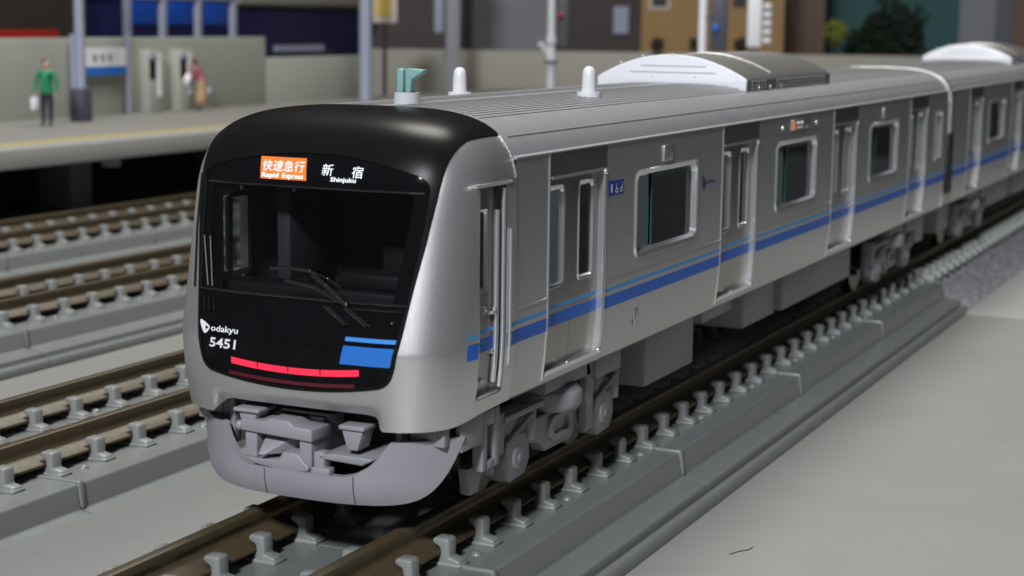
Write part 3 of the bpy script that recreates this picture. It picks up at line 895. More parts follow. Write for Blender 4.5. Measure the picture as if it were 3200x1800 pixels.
# bands on the nose side, grab rails, wipers
def nose_side_patch(name, y0, y1, z0, z1, m, off=.004, slant=0):
    pts = [(y0+slant*j/3+(y1-y0)*i/6, z0+(z1-z0)*j/3) for j in range(4) for i in range(7)]
    p = np.array(pts); x = side_of_nose(p[:, 0], p[:, 1], off)
    for sg in (1, -1):
        MB().add([(sg*a_, b_, c_) for a_, (b_, c_) in zip(x, pts)], [(j*7+i, j*7+i+1, (j+1)*7+i+1, (j+1)*7+i) for j in range(3) for i in range(6)]).part(name, m, C1, smooth=True)
nose_side_patch('side_band', 1.395, 1.560, 1.523, 1.655, MT['bandblue'], slant=.012)
nose_side_patch('side_band', 1.405, 1.560, 1.697, 1.728, MT['bandlight'])
nose_side_patch('side_band', 2.10, 2.262, 1.530, 1.652, MT['bandblue'])
nose_side_patch('side_band', 2.10, 2.262, 1.692, 1.728, MT['bandlight'])
def nose_bar(name, pts, r, m, off=.02):
    v = on_nose(pts, off); return MB().tube([tuple(p) for p in v], r, 6).part(name, m, C1, smooth=True)
for x0, x1 in ((-.927, -.902), (-.872, -.846), (-.815, -.790)):
    nose_bar('grab_rail', [(x0, 1.94), (x1, 1.83)], .008, MT['blacktrim'])
for x0, x1 in ((.288, .500), (.480, .690)):
    nose_bar('grab_rail', [(x0, 1.955), ((x0+x1)/2, 1.885), (x1, 1.82)], .012, MT['blacktrim'])
    nose_bar('grab_rail', [(x0+.035, 1.955), ((x0+x1)/2+.035, 1.885), (x1+.03, 1.825)], .008, MT['blacktrim'])
MB().ball(tuple(on_nose([(.90, 1.862)], .008)[0]), .02, 10, 8).part('step_stud', MT['blacktrim'], C1, smooth=True)
nose_bar('side_rail', [(-1.155, 2.95), (-1.13, 2.5), (-1.07, 2.0)], .010, MT['blacktrim'], .012)
nose_bar('side_rail', [(-1.075, 2.92), (-1.04, 2.5), (-.985, 2.02)], .010, MT['blacktrim'], .012)
nose_bar('side_rail', [(-1.01, 2.44), (-.90, 2.03)], .0055, MT['acmetal'], .015)
nose_bar('side_rail', [(-.935, 2.44), (-.85, 2.03)], .0055, MT['acmetal'], .015)
nose_bar('window_sill', [(x, 2.004) for x in np.linspace(-1.0, 1.0, 18)], .013, MT['blacktrim'], .006)
nose_bar('window_sill', [(x, 1.955) for x in np.linspace(.54, .97, 8)], .010, MT['blacktrim'], .006)
nose_bar('display_trim', [(x, 2.898) for x in np.linspace(-1.04, 1.05, 18)], .009, MT['blacktrim'], .004)
w1 = nose_bar('wiper', [(.49, 1.985), (.30, 2.12), (.16, 2.20)], .022, MT['blacktrim'], .045)
w2 = nose_bar('wiper', [(.44, 2.00), (.20, 2.10), (-.10, 2.135)], .017, MT['blacktrim'], .04)
nose_bar('wiper_blade', [(.43, 2.115), (.30, 2.175), (.12, 2.225), (-.06, 2.24), (-.26, 2.222)], .016, MT['blacktrim'], .03)
MB().ball(tuple(on_nose([(.49, 1.985)], .02)[0]), .03, 10, 8).part('wiper_hub', MT['blacktrim'], C1, smooth=True)
# cab interior: desk, console, seat back, monitor
MB().box(-1.05, 1.05, 1.42, 1.75, 1.80, 2.02).box(.10, .85, 1.50, 1.80, 2.02, 2.16).part('driving_desk', MT['interiordark'], C1, bevel=.03)
MB().box(.25, .75, 1.95, 2.08, 1.85, 2.35).part('driver_seat', MT['interiordark'], C1, bevel=.04)
MB().box(-1.3, 1.3, 1.35, 2.3, 1.06, 1.15).part('cab_floor', MT['interiordark'], C1)
MB().box(-.55, -.42, 1.55, 2.31, 2.05, 2.86).part('cab_partition', MT['darkgrey'], C1, bevel=.01)
MB().ball((-.20, 1.28, 2.865), .022, 8, 6).part('cab_lamp', MT['white'], C1)
m = MB(); ring(m, rrect(1.93, 2.28, 1.95, 2.73, .02), rrect(1.985, 2.225, 2.005, 2.675, .02), 1.31, 1.31, -1); ring(m, rrect(1.985, 2.225, 2.005, 2.675, .02), rrect(1.985, 2.225, 2.005, 2.675, .02), 1.31, 1.40, -1)
cw = m.part('cab_window', MT['white'], C1)
MB().add([(-1.375, y, z) for y, z in rrect(1.975, 2.235, 1.995, 2.685, .02)], [tuple(range(24))]).part('pane', MT['clearglass'], cw)
# crew door
for sg in (1,):
    cd = MB(); zs = list(np.linspace(1.15, 1.75, 8))+[2.06, 2.73, 2.92]
    for a_, b_ in ((1.59, 1.625), (1.625, 1.835), (1.835, 2.06)):
        for c_, d_ in zip(zs[:-1], zs[1:]):
            if a_ == 1.625 and c_ == 2.06: continue
            cd.add([(sg*(float(side_x(z))-.06), y, z) for y, z in ((a_, c_), (b_, c_), (b_, d_), (a_, d_))], [(0, 1, 2, 3)])
    for yy in (1.583, 2.068):
        cd.add([(sg*(float(side_x(z))-.065+.07*q), yy, z) for q in (0, 1) for z in zs], [(k, k+1, k+len(zs)+1, k+len(zs)) for k in range(len(zs)-1)])
    cdo = cd.part('crew_door', MT['door'], C1, smooth=True)
    window_frame(1.618, 1.842, 2.05, 2.74, .04, .03, sg, .02, .012, XS-.06).part('window_frame', MT['rim'], cdo, smooth=True)
    MB().add([(sg*(XS-.078), y, z) for y, z in rrect(1.62, 1.84, 2.055, 2.735, .03)], [tuple(range(24))]).part('pane', MT['glass'], cdo)
    tr = MB()
    tr.cyl((sg*(XS+.006), 1.50, 2.945), (sg*(XS+.010), 2.16, 2.945), .013, n=8)
    zz = np.linspace(1.20, 2.90, 12); tr.tube([(sg*(float(side_x(z))-.004), 2.045, z) for z in zz], .022, 8)
    tr.tube([(sg*(float(side_x(z))-.035), 1.975, z) for z in np.linspace(1.25, 2.72, 10)], .028, 8)
    tr.part('door_trim', MT['rim'], cdo, smooth=True)
    MB().tube([(sg*(float(side_x(z))+.030), 2.118, z) for z in np.linspace(1.38, 2.55, 10)], .016, 8).part('hand_rail', MT['rim'], cdo, smooth=True)
    hd = MB(); hd.box(*sorted((sg*(XS-.06), sg*(XS-.015))), 1.855, 1.945, 1.845, 1.870); hd.ball((sg*(XS-.02), 1.915, 1.885), .018, 8, 6); hd.box(*sorted((sg*(XS-.07), sg*(XS-.03))), 1.91, 1.945, 1.50, 1.54)
    hd.part('door_handle', MT['rim'], cdo, bevel=.006)
    xb = float(side_x(1.18)); MB().box(*sorted((sg*(xb-.065), sg*(xb+.006))), 1.585, 2.06, 1.148, 1.172).part('door_sill', MT['rim'], cdo, bevel=.008)
    MB().tube([(sg*(xb-.045), 1.70, 1.20), (sg*(xb-.035), 1.70, 1.29), (sg*(xb-.035), 1.80, 1.30), (sg*(xb-.045), 1.80, 1.27)], .010, 6).part('foot_step', MT['rim'], cdo, smooth=True)
# side details: sign plates, louvres, sticker
for sg in (1,):
    for yy in (D0+3.0, D0+PITCH*2+3.0):
        MB().box(XS-.01, XS+.022, yy-.13, yy+.13, 2.86, 3.03).part('vent_plate', MT['side'], C1, bevel=.010)
    st = MB().box(XS-.004, XS+.004, D0+1.40, D0+1.79, 2.625, 2.765).part('access_sticker', MT['sticker'], C1)
    side_text('sticker_mark', '1', D0+1.45, D0+1.49, 2.655, 2.735, MT['letter'], st, XS+.006)
    m = MB()
    def icon(yc, zc, flip):
        n = 12
        o_ = [(yc+.038*math.cos(2*math.pi*i/n), zc-.022+.026*math.sin(2*math.pi*i/n)) for i in range(n)]
        i_ = [(yc+.020*math.cos(2*math.pi*i/n), zc-.022+.013*math.sin(2*math.pi*i/n)) for i in range(n)]
        ring(m, o_, i_, XS+.0065, XS+.0065)
        m.add([(XS+.007, yc-.012+flip, zc), (XS+.007, yc+.008+flip, zc), (XS+.007, yc+.006+flip, zc+.05), (XS+.007, yc-.004+flip, zc+.05)], [(0, 1, 2, 3)])
    icon(D0+1.60, 2.69, -.012); icon(D0+1.72, 2.69, .022)
    each(m, 'sticker_mark', MT['letter'], st, gap=.004)
    mk = MB().add([(XS+.003, D0+4.12+a_*.16, 2.52+b_*.10) for a_, b_ in ((0, 1), (.9, .35), (1, .15), (.5, -.8), (.25, -.3))], [(0, 1, 2, 3, 4)]).part('side_emblem', MT['faint'], C1)
    side_text('side_lettering', 'odakyu', D0+4.27, D0+4.58, 2.50, 2.56, MT['faint'], mk, XS+.003)
    yy = D0+PITCH+2.72
    ds = MB().box(XS-.01, XS+.018, yy, yy+.80, 2.935, 3.075).part('side_display', MT['rim'], C1, bevel=.012)
    MB().box(XS+.016, XS+.021, yy+.03, yy+.56, 2.945, 3.062).part('display_screen', MT['blackmatt'], ds)
    MB().box(XS+.018, XS+.0225, yy+.03, yy+.11, 2.945, 3.062).part('display_stripe', MT['orange'], ds)
    side_text('display_lettering', '\u65b0\u5bbf', yy+.17, yy+.48, 3.005, 3.050, MT['glow'], ds, XS+.023)
    side_text('display_lettering', 'Shinjuku', yy+.17, yy+.48, 2.955, 2.985, MT['glow'], ds, XS+.023)
    for q in (yy-.38, yy+1.18): MB().ball((XS+.002, q, 2.99), .035, 12, 8, (.7, 1, 1)).part('side_lamp', MT['rim'], C1, smooth=True)
    MB().box(float(side_x(1.38))-.005, float(side_x(1.38))+.006, D0+2.18, D0+2.30, 1.24, 1.42).part('drain_cover', MT['side'], C1, bevel=.008)
# roof gear
air_con(C1, 9.76)
antenna(C1, -.90, 5.66); antenna(C1, .60, 5.68)
z = float(roof_z(0))
wb = MB().lathe([(.125, -.02), (.115, .10), (.085, .105), (.085, .02)], (0, 2.86, z), 20).part('horn_base', MT['clear'], C1, smooth=True)
m = MB(); m.prism([(-.075, z+.05), (-.01, z+.05), (-.01, z+.31), (-.06, z+.32), (-.078, z+.30)], 'y', 2.80, 2.90)
m.prism([(.01, z+.05), (.06, z+.05), (.075, z+.22), (.19, z+.285), (.20, z+.31), (.03, z+.32), (.01, z+.305)], 'y', 2.80, 2.90)
m.part('horn', MT['teal'], wb, bevel=.012)

# skirt with coupler opening
def skirt_y(x, z): return .92+.60*(np.abs(x)/1.30)**3+.05*np.clip((.50-z)/.2, 0, 1)**2
sv, sf = [], []
def skirt_pt(x, q):
    ax = abs(x)
    zt = np.interp(ax, [0, .45, .56, .66, .75, .80, .83, .84, 1.30], [.545, .545, .57, .63, .72, .80, .84, .845, .865])
    zb = min(.306+.56*(ax/1.30)**10, zt-.012)
    z = zb+(zt-zb)*q
    return (x, float(skirt_y(x, z)), z)
XQ = np.unique(np.concatenate([np.linspace(-1.30, 1.30, 105), [-.84, -.83, .83, .84]]))
ncol = len(XQ); nr = 12
for x in XQ:
    for j in range(nr+1): sv.append(skirt_pt(x, j/nr))
for i in range(ncol-1):
    for j in range(nr):
        k = i*(nr+1)+j; sf.append((k, k+nr+1, k+nr+2, k+1))
sk = MB().add(sv, sf)
n0 = len(sv); back = [(x*.965, y+.075, z) for x, y, z in sv]
sk.add(back, [tuple(reversed(f)) for f in sf])
def edge_strip(ids):
    for a_, b_ in zip(ids[:-1], ids[1:]): sk.f.append((a_, b_, b_+n0, a_+n0)); sk.mi.append(0)
edge_strip([i*(nr+1) for i in range(ncol)]); edge_strip([i*(nr+1)+nr for i in range(ncol)])
edge_strip(list(range(nr+1))); edge_strip([(ncol-1)*(nr+1)+j for j in range(nr+1)])
sko = sk.part('skirt', MT['under'], C1, smooth=True)
m = MB()
for x in (-.29, .55):
    zt = skirt_pt(x, 1)[2]; zb = skirt_pt(x, 0)[2]
    pts = [(x, float(skirt_y(x, z))-.001, z) for z in np.linspace(zb, zt-.01, 8)]
    m.tube(pts, .006, 5)
each(m, 'skirt_seam', MT['darkgrey'], sko)
m = MB()
for sg in (1, -1):
    m.box(*sorted((sg*.90, sg*1.22)), 1.30, 1.40, .80, .985); m.box(*sorted((sg*.96, sg*1.16)), 1.285, 1.30, .86, .965)
    m.box(*sorted((sg*.80, sg*.86)), 1.24, 1.34, .62, 1.08); m.box(*sorted((sg*1.22, sg*1.28)), 1.5, 1.9, .72, 1.0)
each(m, 'skirt_bracket', MT['under'], sko, bevel=.01)
# steps behind the skirt
m = MB()
for sg in (1, -1):
    m.box(*sorted((sg*1.16, sg*1.26)), 1.93, 2.03, .45, .98).box(*sorted((sg*1.16, sg*1.26)), 2.17, 2.27, .45, .98).box(*sorted((sg*1.16, sg*1.26)), 2.03, 2.17, .45, .53).box(*sorted((sg*1.16, sg*1.26)), 2.03, 2.17, .84, .98)
    m.prism([(1.97, .45), (2.24, .45), (2.26, .38), (2.18, .20), (2.02, .20)], 'x', *sorted((sg*1.0, sg*1.10)))
each(m, 'step_bracket', MT['under'], C1, bevel=.012)
# coupler: square head frame with cone and draw bar, cable boxes
cp = MB()
cy = .98
cp.box(-.52, -.40, cy, cy+.30, .60, .93); cp.box(.02, .14, cy, cy+.30, .58, .90)
cp.prism([(-.54, .83), (-.54, .93), (-.30, .93), (-.26, .96), (-.06, .955), (-.02, .915), (.16, .905), (.16, .80)], 'y', cy-.03, cy+.30)
cp.prism([(-.42, .56), (-.42, .60), (-.16, .62), (-.12, .69), (.02, .69), (.14, .58), (.12, .545), (-.10, .53)], 'y', cy-.04, cy+.28)
cp.add([(-.38, cy+.16, .83), (-.05, cy+.16, .83), (-.10, cy+.16, .64), (-.38, cy+.16, .62), (-.33, cy-.10, .66), (-.29, cy-.10, .655)], [(0, 1, 5, 4), (1, 2, 5), (2, 3, 4, 5), (3, 0, 4), (0, 1, 2, 3)])
cp.box(.16, .26, cy-.0, cy+.12, .54, .72); cp.box(.16, .34, cy-.05, cy+.05, .53, .60)
cp.box(-.40, .10, cy+.26, cy+.6, .56, .95); cp.cyl((-.14, cy+.4, .72), (-.14, cy+1.3, .74), .10, n=12)
cp.ball((-.58, cy+.02, .86), .045, 10, 8)
cp.part('coupler', MT['under'], C1, bevel=.014)
m = MB()
m.box(-.62, -.36, cy-.03, cy+.25, .985, 1.02); m.prism([(-.58, .985), (-.40, .985), (-.42, .90), (-.56, .90)], 'y', cy, cy+.22)
m.box(.40, .64, cy+.0, cy+.22, .935, .975); m.prism([(.42, .935), (.62, .935), (.57, .765), (.47, .765)], 'y', cy+.02, cy+.22)
each(m, 'cable_box', MT['under'], C1, bevel=.012)
MB().prism([(.20, .665), (.62, .65), (.72, .70), (.70, .72), (.36, .72), (.22, .70)], 'y', cy, cy+.55).part('draft_plate', MT['under'], C1, bevel=.014)
MB().box(-.85, .85, 1.62, 1.70, .50, 1.10).part('front_bulkhead', MT['blackmatt'], C1)
bogie(C1, 3.85); bogie(C1, 17.55)
under_boxes(C1, [(6.20, 7.76, .37, 1.10), (7.95, 8.35, .62, .85), (8.5, 9.65, .70, .95), (9.85, 11.22, .43, 1.03), (11.34, 14.95, .45, 1.10), (19.72, 20.40, .42, 1.05), (5.35, 5.62, .62, 1.0)])
MB().box(-1.28, 1.28, 2.3, YE-.05, 1.00, 1.055).part('underframe', MT['under'], C1)
MB().box(-.5, .5, 5.6, 15.6, .55, 1.0).part('centre_sill', MT['blackmatt'], C1)

# ------------------------------------------------------------------ the second car
Y2 = 20.98
C2 = thing('train_car', 'second silver train car coupled behind the leading car, cut off by the frame', 'train car', (0, Y2, 0), 'cars of the silver train')
D2 = Y2+1.55
car_common(C2, D2, Y2+.08, Y2+19.4, D2+16.0)
roof(C2, Y2+.02, Y2+19.4)
# end wall with rounded rim facing the gap
op = [(-1.33, 1.04), (-XS, 1.75), (-XS, 2.95)]
th = np.linspace(0, math.pi, 41)
for a_ in th:
    c, s_ = math.cos(a_), math.sin(a_); x = -1.397*np.sign(c)*abs(c)**(2/3.6); zq = 2.62+.905*abs(s_)**(2/3.6)
    if zq > 3.0: op.append((float(x), float(zq)))
op += [(XS, 2.95), (XS, 1.75), (1.33, 1.04)]
MB().prism(op, 'y', Y2-.14, Y2+.10).part('end_wall', MT['acmetal'], C2, bevel=.022, seg=3)
gg = MB().box(1.02, 1.405, Y2-.34, Y2+.05, 1.26, 2.36).box(-1.405, -1.02, Y2-.34, Y2+.05, 1.26, 2.36); each(gg, 'gap_guard', MT['blackmatt'], C2, bevel=.02)
MB().box(-.55, .55, Y2-.5, Y2+.002, 1.1, 3.0).part('gangway', MT['blackmatt'], C2, bevel=.03)
air_con(C2, 29.3)
bogie(C2, Y2+3.4)
MB().box(-1.28, 1.28, Y2+.1, Y2+19.3, 1.00, 1.055).part('underframe', MT['under'], C2)
under_boxes(C2, [(Y2+.65, Y2+1.75, .40, 1.05), (Y2+5.6, Y2+8.4, .45, 1.08), (Y2+8.8, Y2+12, .42, 1.08)])

# ------------------------------------------------------------------ station platform
PZ = 1.30
pf = thing('station_platform', 'pale grey station platform with yellow safety line and piers beneath', 'platform', (-22, 30, -.87))
MB().box(-26.2, -20.2, 4, 62, .86, PZ).part('deck', MT['platform'], pf, bevel=.03)
MB().box(-20.198, -19.0, 4, 62, .84, PZ+.004).part('edge_slab', MT['platedge'], pf, bevel=.03)
MB().box(-20.12, -19.86, 4, 62, PZ+.002, PZ+.012).part('yellow_line', MT['yellow'], pf)
PI = MB().box(-.55, .55, -.45, .45, .0, 1.73).mesh('pier', MT['pier'], bevel=.04)
for y in (11.4, 18.6, 25.8, 33.0, 40.2, 47.4): inst('pier', PI, pf, (-1.25, y-30, 0))
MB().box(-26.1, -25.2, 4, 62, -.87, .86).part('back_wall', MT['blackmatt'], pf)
BR = MB().box(-.20, .12, -.18, .18, .62, .845).mesh('edge_bracket', MT['platedge'], bevel=.02)
for y in (16.0, 23.0, 30.0): inst('edge_bracket', BR, pf, (22-19.5-.0-22+19.5+2.6, y-30, .87))

w = MB().box(-26.5, -26.1, 4, 39.9, .86, 3.63).part('platform_wall', MT['wall'], None, bevel=.04)
tag(w, 'tall pale greenish wall along the back of the platform', 'wall')
w = MB().box(-26.5, -26.15, 39.92, 47.2, .86, 2.90).part('platform_wall', MT['wall'], None, bevel=.04)
tag(w, 'lower pale wall section past the end of the tall platform wall', 'wall')
# column
cl = thing('platform_column', 'tall grey platform post rising from a dark square base', 'column', (-24.48, 28.04, PZ))
MB().lathe([(.17, .3), (.15, .8), (.14, 6.5)], (-24.48, 28.04, PZ), 16).part('shaft', MT['bluegrey'], cl, smooth=True)
MB().box(-24.72, -24.26, 27.82, 28.28, PZ, PZ+.95).part('base', MT['darkblue'], cl, bevel=.04)
# station sign
sn = thing('station_sign', 'white station name board with blue lower stripe on two posts', 'sign', (-25.9, 31, PZ))
MB().box(-25.96, -25.84, 29.75, 31.85, 2.50, 3.36).part('board', MT['bluegrey'], sn, bevel=.02)
MB().box(-25.84, -25.83, 29.78, 31.82, 2.52, 3.34).part('white_face', MT['letter'], sn)
MB().box(-25.83, -25.822, 29.78, 31.82, 2.52, 2.78).part('blue_stripe', MT['blueB'], sn)
m = MB()
for y in (30.25, 30.60, 30.95):
    m.box(-25.828, -25.82, y, y+.22, 3.06, 3.10); m.box(-25.828, -25.82, y+.02, y+.20, 2.96, 2.99); m.box(-25.828, -25.82, y+.09, y+.13, 2.92, 3.16)
each(m, 'name_mark', MT['darkgrey'], sn, gap=.06)
for y in (29.45, 32.0): MB().cyl((-25.9, y, PZ), (-25.9, y, 3.75), .085, n=12).part('post', MT['bluegrey'], sn, smooth=True)
# wall cabinets
for y, lb in ((32.75, 'slim pale cabinet with dark screen, just right of the station sign'), (34.35, 'slim pale cabinet with dark screen, nearest the stooping figure')):
    cb = thing('platform_cabinet', lb, 'cabinet', (-25.9, y, PZ), 'slim cabinets against the platform wall')
    MB().box(-26.1, -25.7, y, y+.72, PZ, PZ+1.95).part('case', MT['wall'], cb, bevel=.03)
    MB().box(-25.72, -25.69, y+.05, y+.38, PZ+1.05, PZ+1.62).part('screen', MT['window'], cb)
    MB().box(-25.74, -25.66, y+.02, y+.42, PZ+1.66, PZ+1.80).part('hood', MT['bluegrey'], cb, bevel=.02)
    MB().box(-25.71, -25.695, y+.42, y+.66, PZ+.5, PZ+1.85).part('front_panel', MT['letter'], cb)

# people ------------------------------------------------------------
def skin_mesh(verts, edges, mats, pick, root=0):
    me = bpy.data.meshes.new('figure'); me.from_pydata([v[:3] for v in verts], edges, [])
    o = bpy.data.objects.new('figure', me); COL.objects.link(o)
    md = o.modifiers.new('skin', 'SKIN'); md.use_smooth_shade = True
    for sv_, v in zip(me.skin_vertices[0].data, verts):
        r = v[3]; sv_.radius = r if isinstance(r, tuple) else (r, r)
    me.skin_vertices[0].data[root].use_root = True
    sb = o.modifiers.new('sub', 'SUBSURF'); sb.levels = 2; sb.render_levels = 2
    dg = bpy.context.evaluated_depsgraph_get(); dg.update()
    r_ = bpy.data.meshes.new_from_object(o.evaluated_get(dg))
    bpy.data.objects.remove(o); bpy.data.meshes.remove(me)
    r_.materials.clear()
    for m_ in mats: r_.materials.append(m_)
    for p in r_.polygons: p.material_index = pick(p.center); p.use_smooth = True
    return r_
def hand(vs_, es_, wrist, d, side):
    """palm, four bent fingers and a thumb from the wrist index"""
    w_ = Vector(vs_[wrist][:3]); d = Vector(d).normalized(); s_ = Vector(side).normalized()
    p = w_+d*.08; vs_.append((*p, (.022, .036))); pi_ = len(vs_)-1; es_.append((wrist, pi_))
    for k, L in enumerate((.070, .080, .075, .058)):
        a_ = p+d*.02+s_*(.033-.022*k); b_ = a_+d*L*.55; c_ = b_+d*L*.4+Vector((.012, 0, .0))
        vs_ += [(*a_, .011), (*b_, .010), (*c_, .008)]; n_ = len(vs_)
        es_ += [(pi_, n_-3), (n_-3, n_-2), (n_-2, n_-1)]
    a_ = w_+d*.03+s_*.04; b_ = a_+d*.035+s_*.02
    vs_ += [(*a_, .013), (*b_, .010)]; n_ = len(vs_); es_ += [(wrist, n_-2), (n_-2, n_-1)]
def head(parent, c, yaw, hair_m, k=1.0):
    ca, sa = math.cos(yaw), math.sin(yaw)
    def Wp(x, y, z): return (c[0]+k*(x*ca-y*sa), c[1]+k*(x*sa+y*ca), c[2]+k*z)
    h = MB()
    for cc, r, sc in (((0, .015, .10), .095, (1, 1.1, 1.25)), ((0, -.005, .02), .055, (1, 1, 1)), ((0, .115, .085), .020, (.8, 1, 1.4)), ((.095, .0, .09), .025, (.5, 1, 1.4)), ((-.095, .0, .09), .025, (.5, 1, 1.4))):
        h.ball(Wp(*cc), r*k, 14, 10, sc)
    h.part('head', MT['skin'], parent, smooth=True)
    e = MB()
    for s_ in (-1, 1): e.ball(Wp(s_*.035, .108, .115), .011*k, 8, 6)
    e.ball(Wp(0, .108, .045), .014*k, 8, 6, (1.6, .6, .5))
    e.part('face', MT['hair'], parent)
    MB().ball(Wp(0, -.012, .135), .103*k, 14, 10, (1, 1.05, 1.05)).part('hair', hair_m, parent, smooth=True)

# man in green: standing, turned away to the right
gp = thing('person', 'standing person in green jumper and dark trousers near the platform column', 'person', (-23.85, 25.85, PZ))
px_, py_ = -23.85, 25.85
ax = Vector((math.cos(YAW), math.sin(YAW), 0)); fw = Vector((-math.sin(YAW), math.cos(YAW), 0))
def Q(a, b, z): v = Vector((px_, py_, 0))+ax*a+fw*b; return (v.x, v.y, PZ+z)
vs_, es_ = [], []
def V_(a, b, z, r): vs_.append((*Q(a, b, z), r)); return len(vs_)-1
pel = V_(0, 0, .92, (.145, .17)); wa = V_(0, 0, 1.10, (.135, .165)); ch = V_(0, .01, 1.32, (.135, .20)); sh = V_(0, .01, 1.46, (.09, .15)); nk = V_(0, .01, 1.54, .055); hd_ = V_(0, .02, 1.60, .055)
es_ += [(pel, wa), (wa, ch), (ch, sh), (sh, nk), (nk, hd_)]
for s in (-1, 1):
    hp = V_(s*.095, 0, .84, .105); kn = V_(s*.10, .01, .48, .075); an = V_(s*.10, -.01, .09, .055); to = V_(s*.11, .13*-1, .045, .045)
    es_ += [(pel, hp), (hp, kn), (kn, an), (an, to)]
    so = V_(s*.215, 0, 1.42, .072); el = V_(s*.285, .0, 1.14, .060); wr = V_(s*.27, -.05, .90, .036)
    es_ += [(sh, so), (so, el), (el, wr)]
    hand(vs_, es_, wr, (0, 0, -1), tuple(-fw))
def pick(c):
    z = c.z-PZ
    a_ = (Vector((c.x-px_, c.y-py_, 0))).dot(ax)
    if z > 1.52: return 2
    if z < .90 and abs(a_) > .215 and z > .60: return 2
    if z > .90: return 0
    return 1
me = skin_mesh(vs_, es_, [MT['green'], MT['trouser'], MT['skin']], pick)
for v in me.vertices: v.co -= WLOC[gp.name]
inst('body', me, gp, (0, 0, 0))
head(gp, Q(0, .0, 1.58), YAW+R(60)+math.pi, MT['hair'])
bag = MB().box(*(lambda q: (q[0]-.07, q[0]+.07, q[1]-.12, q[1]+.12))(Q(-.30, -.03, 0)), PZ+.45, PZ+.78)
q = Q(-.285, -.04, 0); bag.tube([(q[0], q[1]-.05, PZ+.77), (q[0], q[1], PZ+.84), (q[0], q[1]+.05, PZ+.77)], .012, 6)
tag(bag.part('hand_bag', MT['letter'], None, bevel=.03), 'small white bag held by the person in green', 'bag')

# stooping woman
wp = thing('person', 'stooping person in pink top and long tan skirt by the platform wall', 'person', (-25.3, 35.0, PZ))
px_, py_ = -25.3, 35.0
vs_, es_ = [], []
pel = V_(0, 0, .85, (.16, .18)); wa = V_(-.02, 0, 1.02, (.12, .14)); ch = V_(-.10, 0, 1.22, (.13, .17)); sh = V_(-.18, 0, 1.34, (.085, .14)); nk = V_(-.23, 0, 1.40, .05); hd_ = V_(-.26, 0, 1.45, .05)
es_ += [(pel, wa), (wa, ch), (ch, sh), (sh, nk), (nk, hd_)]
s1 = V_(-.03, 0, .50, (.20, .21)); s2 = V_(-.05, 0, .12, (.23, .24)); es_ += [(pel, s1), (s1, s2)]
for s in (-1, 1):
    so = V_(-.17, s*.16, 1.29, .065); el = V_(-.22, s*.20, 1.03, .052); wr = V_(-.38, s*.10, .96, .034)
    es_ += [(sh, so), (so, el), (el, wr)]
    hand(vs_, es_, wr, tuple(-ax), tuple(fw*-s))
def pick(c):
    z = c.z-PZ; a_ = (Vector((c.x-px_, c.y-py_, 0))).dot(ax)
    if z > 1.40 or (a_ < -.36 and .85 < z < 1.1): return 2
    return 0 if z > .95 else 1
me = skin_mesh(vs_, es_, [MT['pink'], MT['tan'], MT['skin']], pick)
for v in me.vertices: v.co -= WLOC[wp.name]
inst('body', me, wp, (0, 0, 0))
head(wp, Q(-.27, 0, 1.42), YAW+R(90), MT['hair'])
m = MB()
for s in (-1, 1): m.ball(Q(-.12, s*.09, .035), .05, 10, 8, (1.7, 1, .7))
each(m, 'shoe', MT['hair'], wp, smooth=True)
q = Q(-.52, 0, .98); m = MB().ball(q, .20, 18, 14, (1, 1, 1.15)); m.tube([(q[0]-.08, q[1], q[2]+.2), (q[0], q[1], q[2]+.28), (q[0]+.08, q[1], q[2]+.2)], .02, 6)
tag(m.part('round_bag', MT['letter'], None, smooth=True), 'bright white round bag held in front of the stooping person', 'bag')
q = Q(.22, .05, .62); tag(MB().ball(q, .11, 12, 10, (.8, .8, 1.2)).tube([(q[0], q[1], q[2]+.12), (q[0]-.03, q[1]+.02, q[2]+.30)], .012, 6).part('shoulder_bag', MT['bluegrey'], None, smooth=True), 'small blue bag hanging behind the stooping person', 'bag')

# ------------------------------------------------------------------ blurred background things
CAMP = Vector((7.5608, -10.8227, 4.2772))
def at(px, d):
    """world x,y of the vertical line seen at photo column px, at distance d from the camera (used to lay things out)"""
    v = (px-1600)/5341.87
    dr = fwd*1.0+r2*v; dr.z = 0; dr.normalize()
    p = CAMP+dr*d; return p.x, p.y
def zat(py, px, d):
    v = fwd+r2*((px-1600)/5341.87)+u2*((900-py)/5341.87)
    return CAMP.z+v.z/math.hypot(v.x, v.y)*d
def facing_box(m, pxa, pxb, d, z0, z1, depth):
    (xa, ya), (xb, yb) = at(pxa, d), at(pxb, d)
    dv = Vector((xa-CAMP.x, ya-CAMP.y, 0)).normalized()*depth
    poly = [(xa, ya), (xb, yb), (xb+dv.x, yb+dv.y), (xa+dv.x, ya+dv.y)]
    return m.prism(poly, 'z', z0, z1)
G0 = -.87
# railing on top of the tall wall
rl = thing('white_railing', 'white lattice railing standing on the platform wall before the blue coach', 'railing', (-26.3, 33, 3.63))
for y in (32.5, 34.3, 36.2, 38.2):
    MB().box(-26.38, -26.18, y-.13, y+.13, 3.62, 6.2).part('post', MT['bluegrey'], rl, bevel=.03)
MB().box(-26.39, -26.17, 32.4, 38.3, 4.82, 5.02).part('top_bar', MT['bluegrey'], rl, bevel=.03)
bc = thing('blue_coach', 'dark navy railway coach with bright blue panels behind the platform wall', 'coach', (-34, 48, G0))
MB().box(-35, -32.5, 38.2, 57.4, .2, 4.72).part('body', MT['navy'], bc, bevel=.12, seg=3)
MB().box(-35, -32.6, 38.3, 47.3, 4.72, 6.5).part('upper_body', MT['navy'], bc, bevel=.1)
for y0_, y1_ in ((40.4, 42.75), (42.95, 45.1), (45.3, 47.3)):
    MB().box(-32.52, -32.44, y0_, y1_, 3.98, 4.85).part('blue_panel', MT['blue'], bc, bevel=.02)
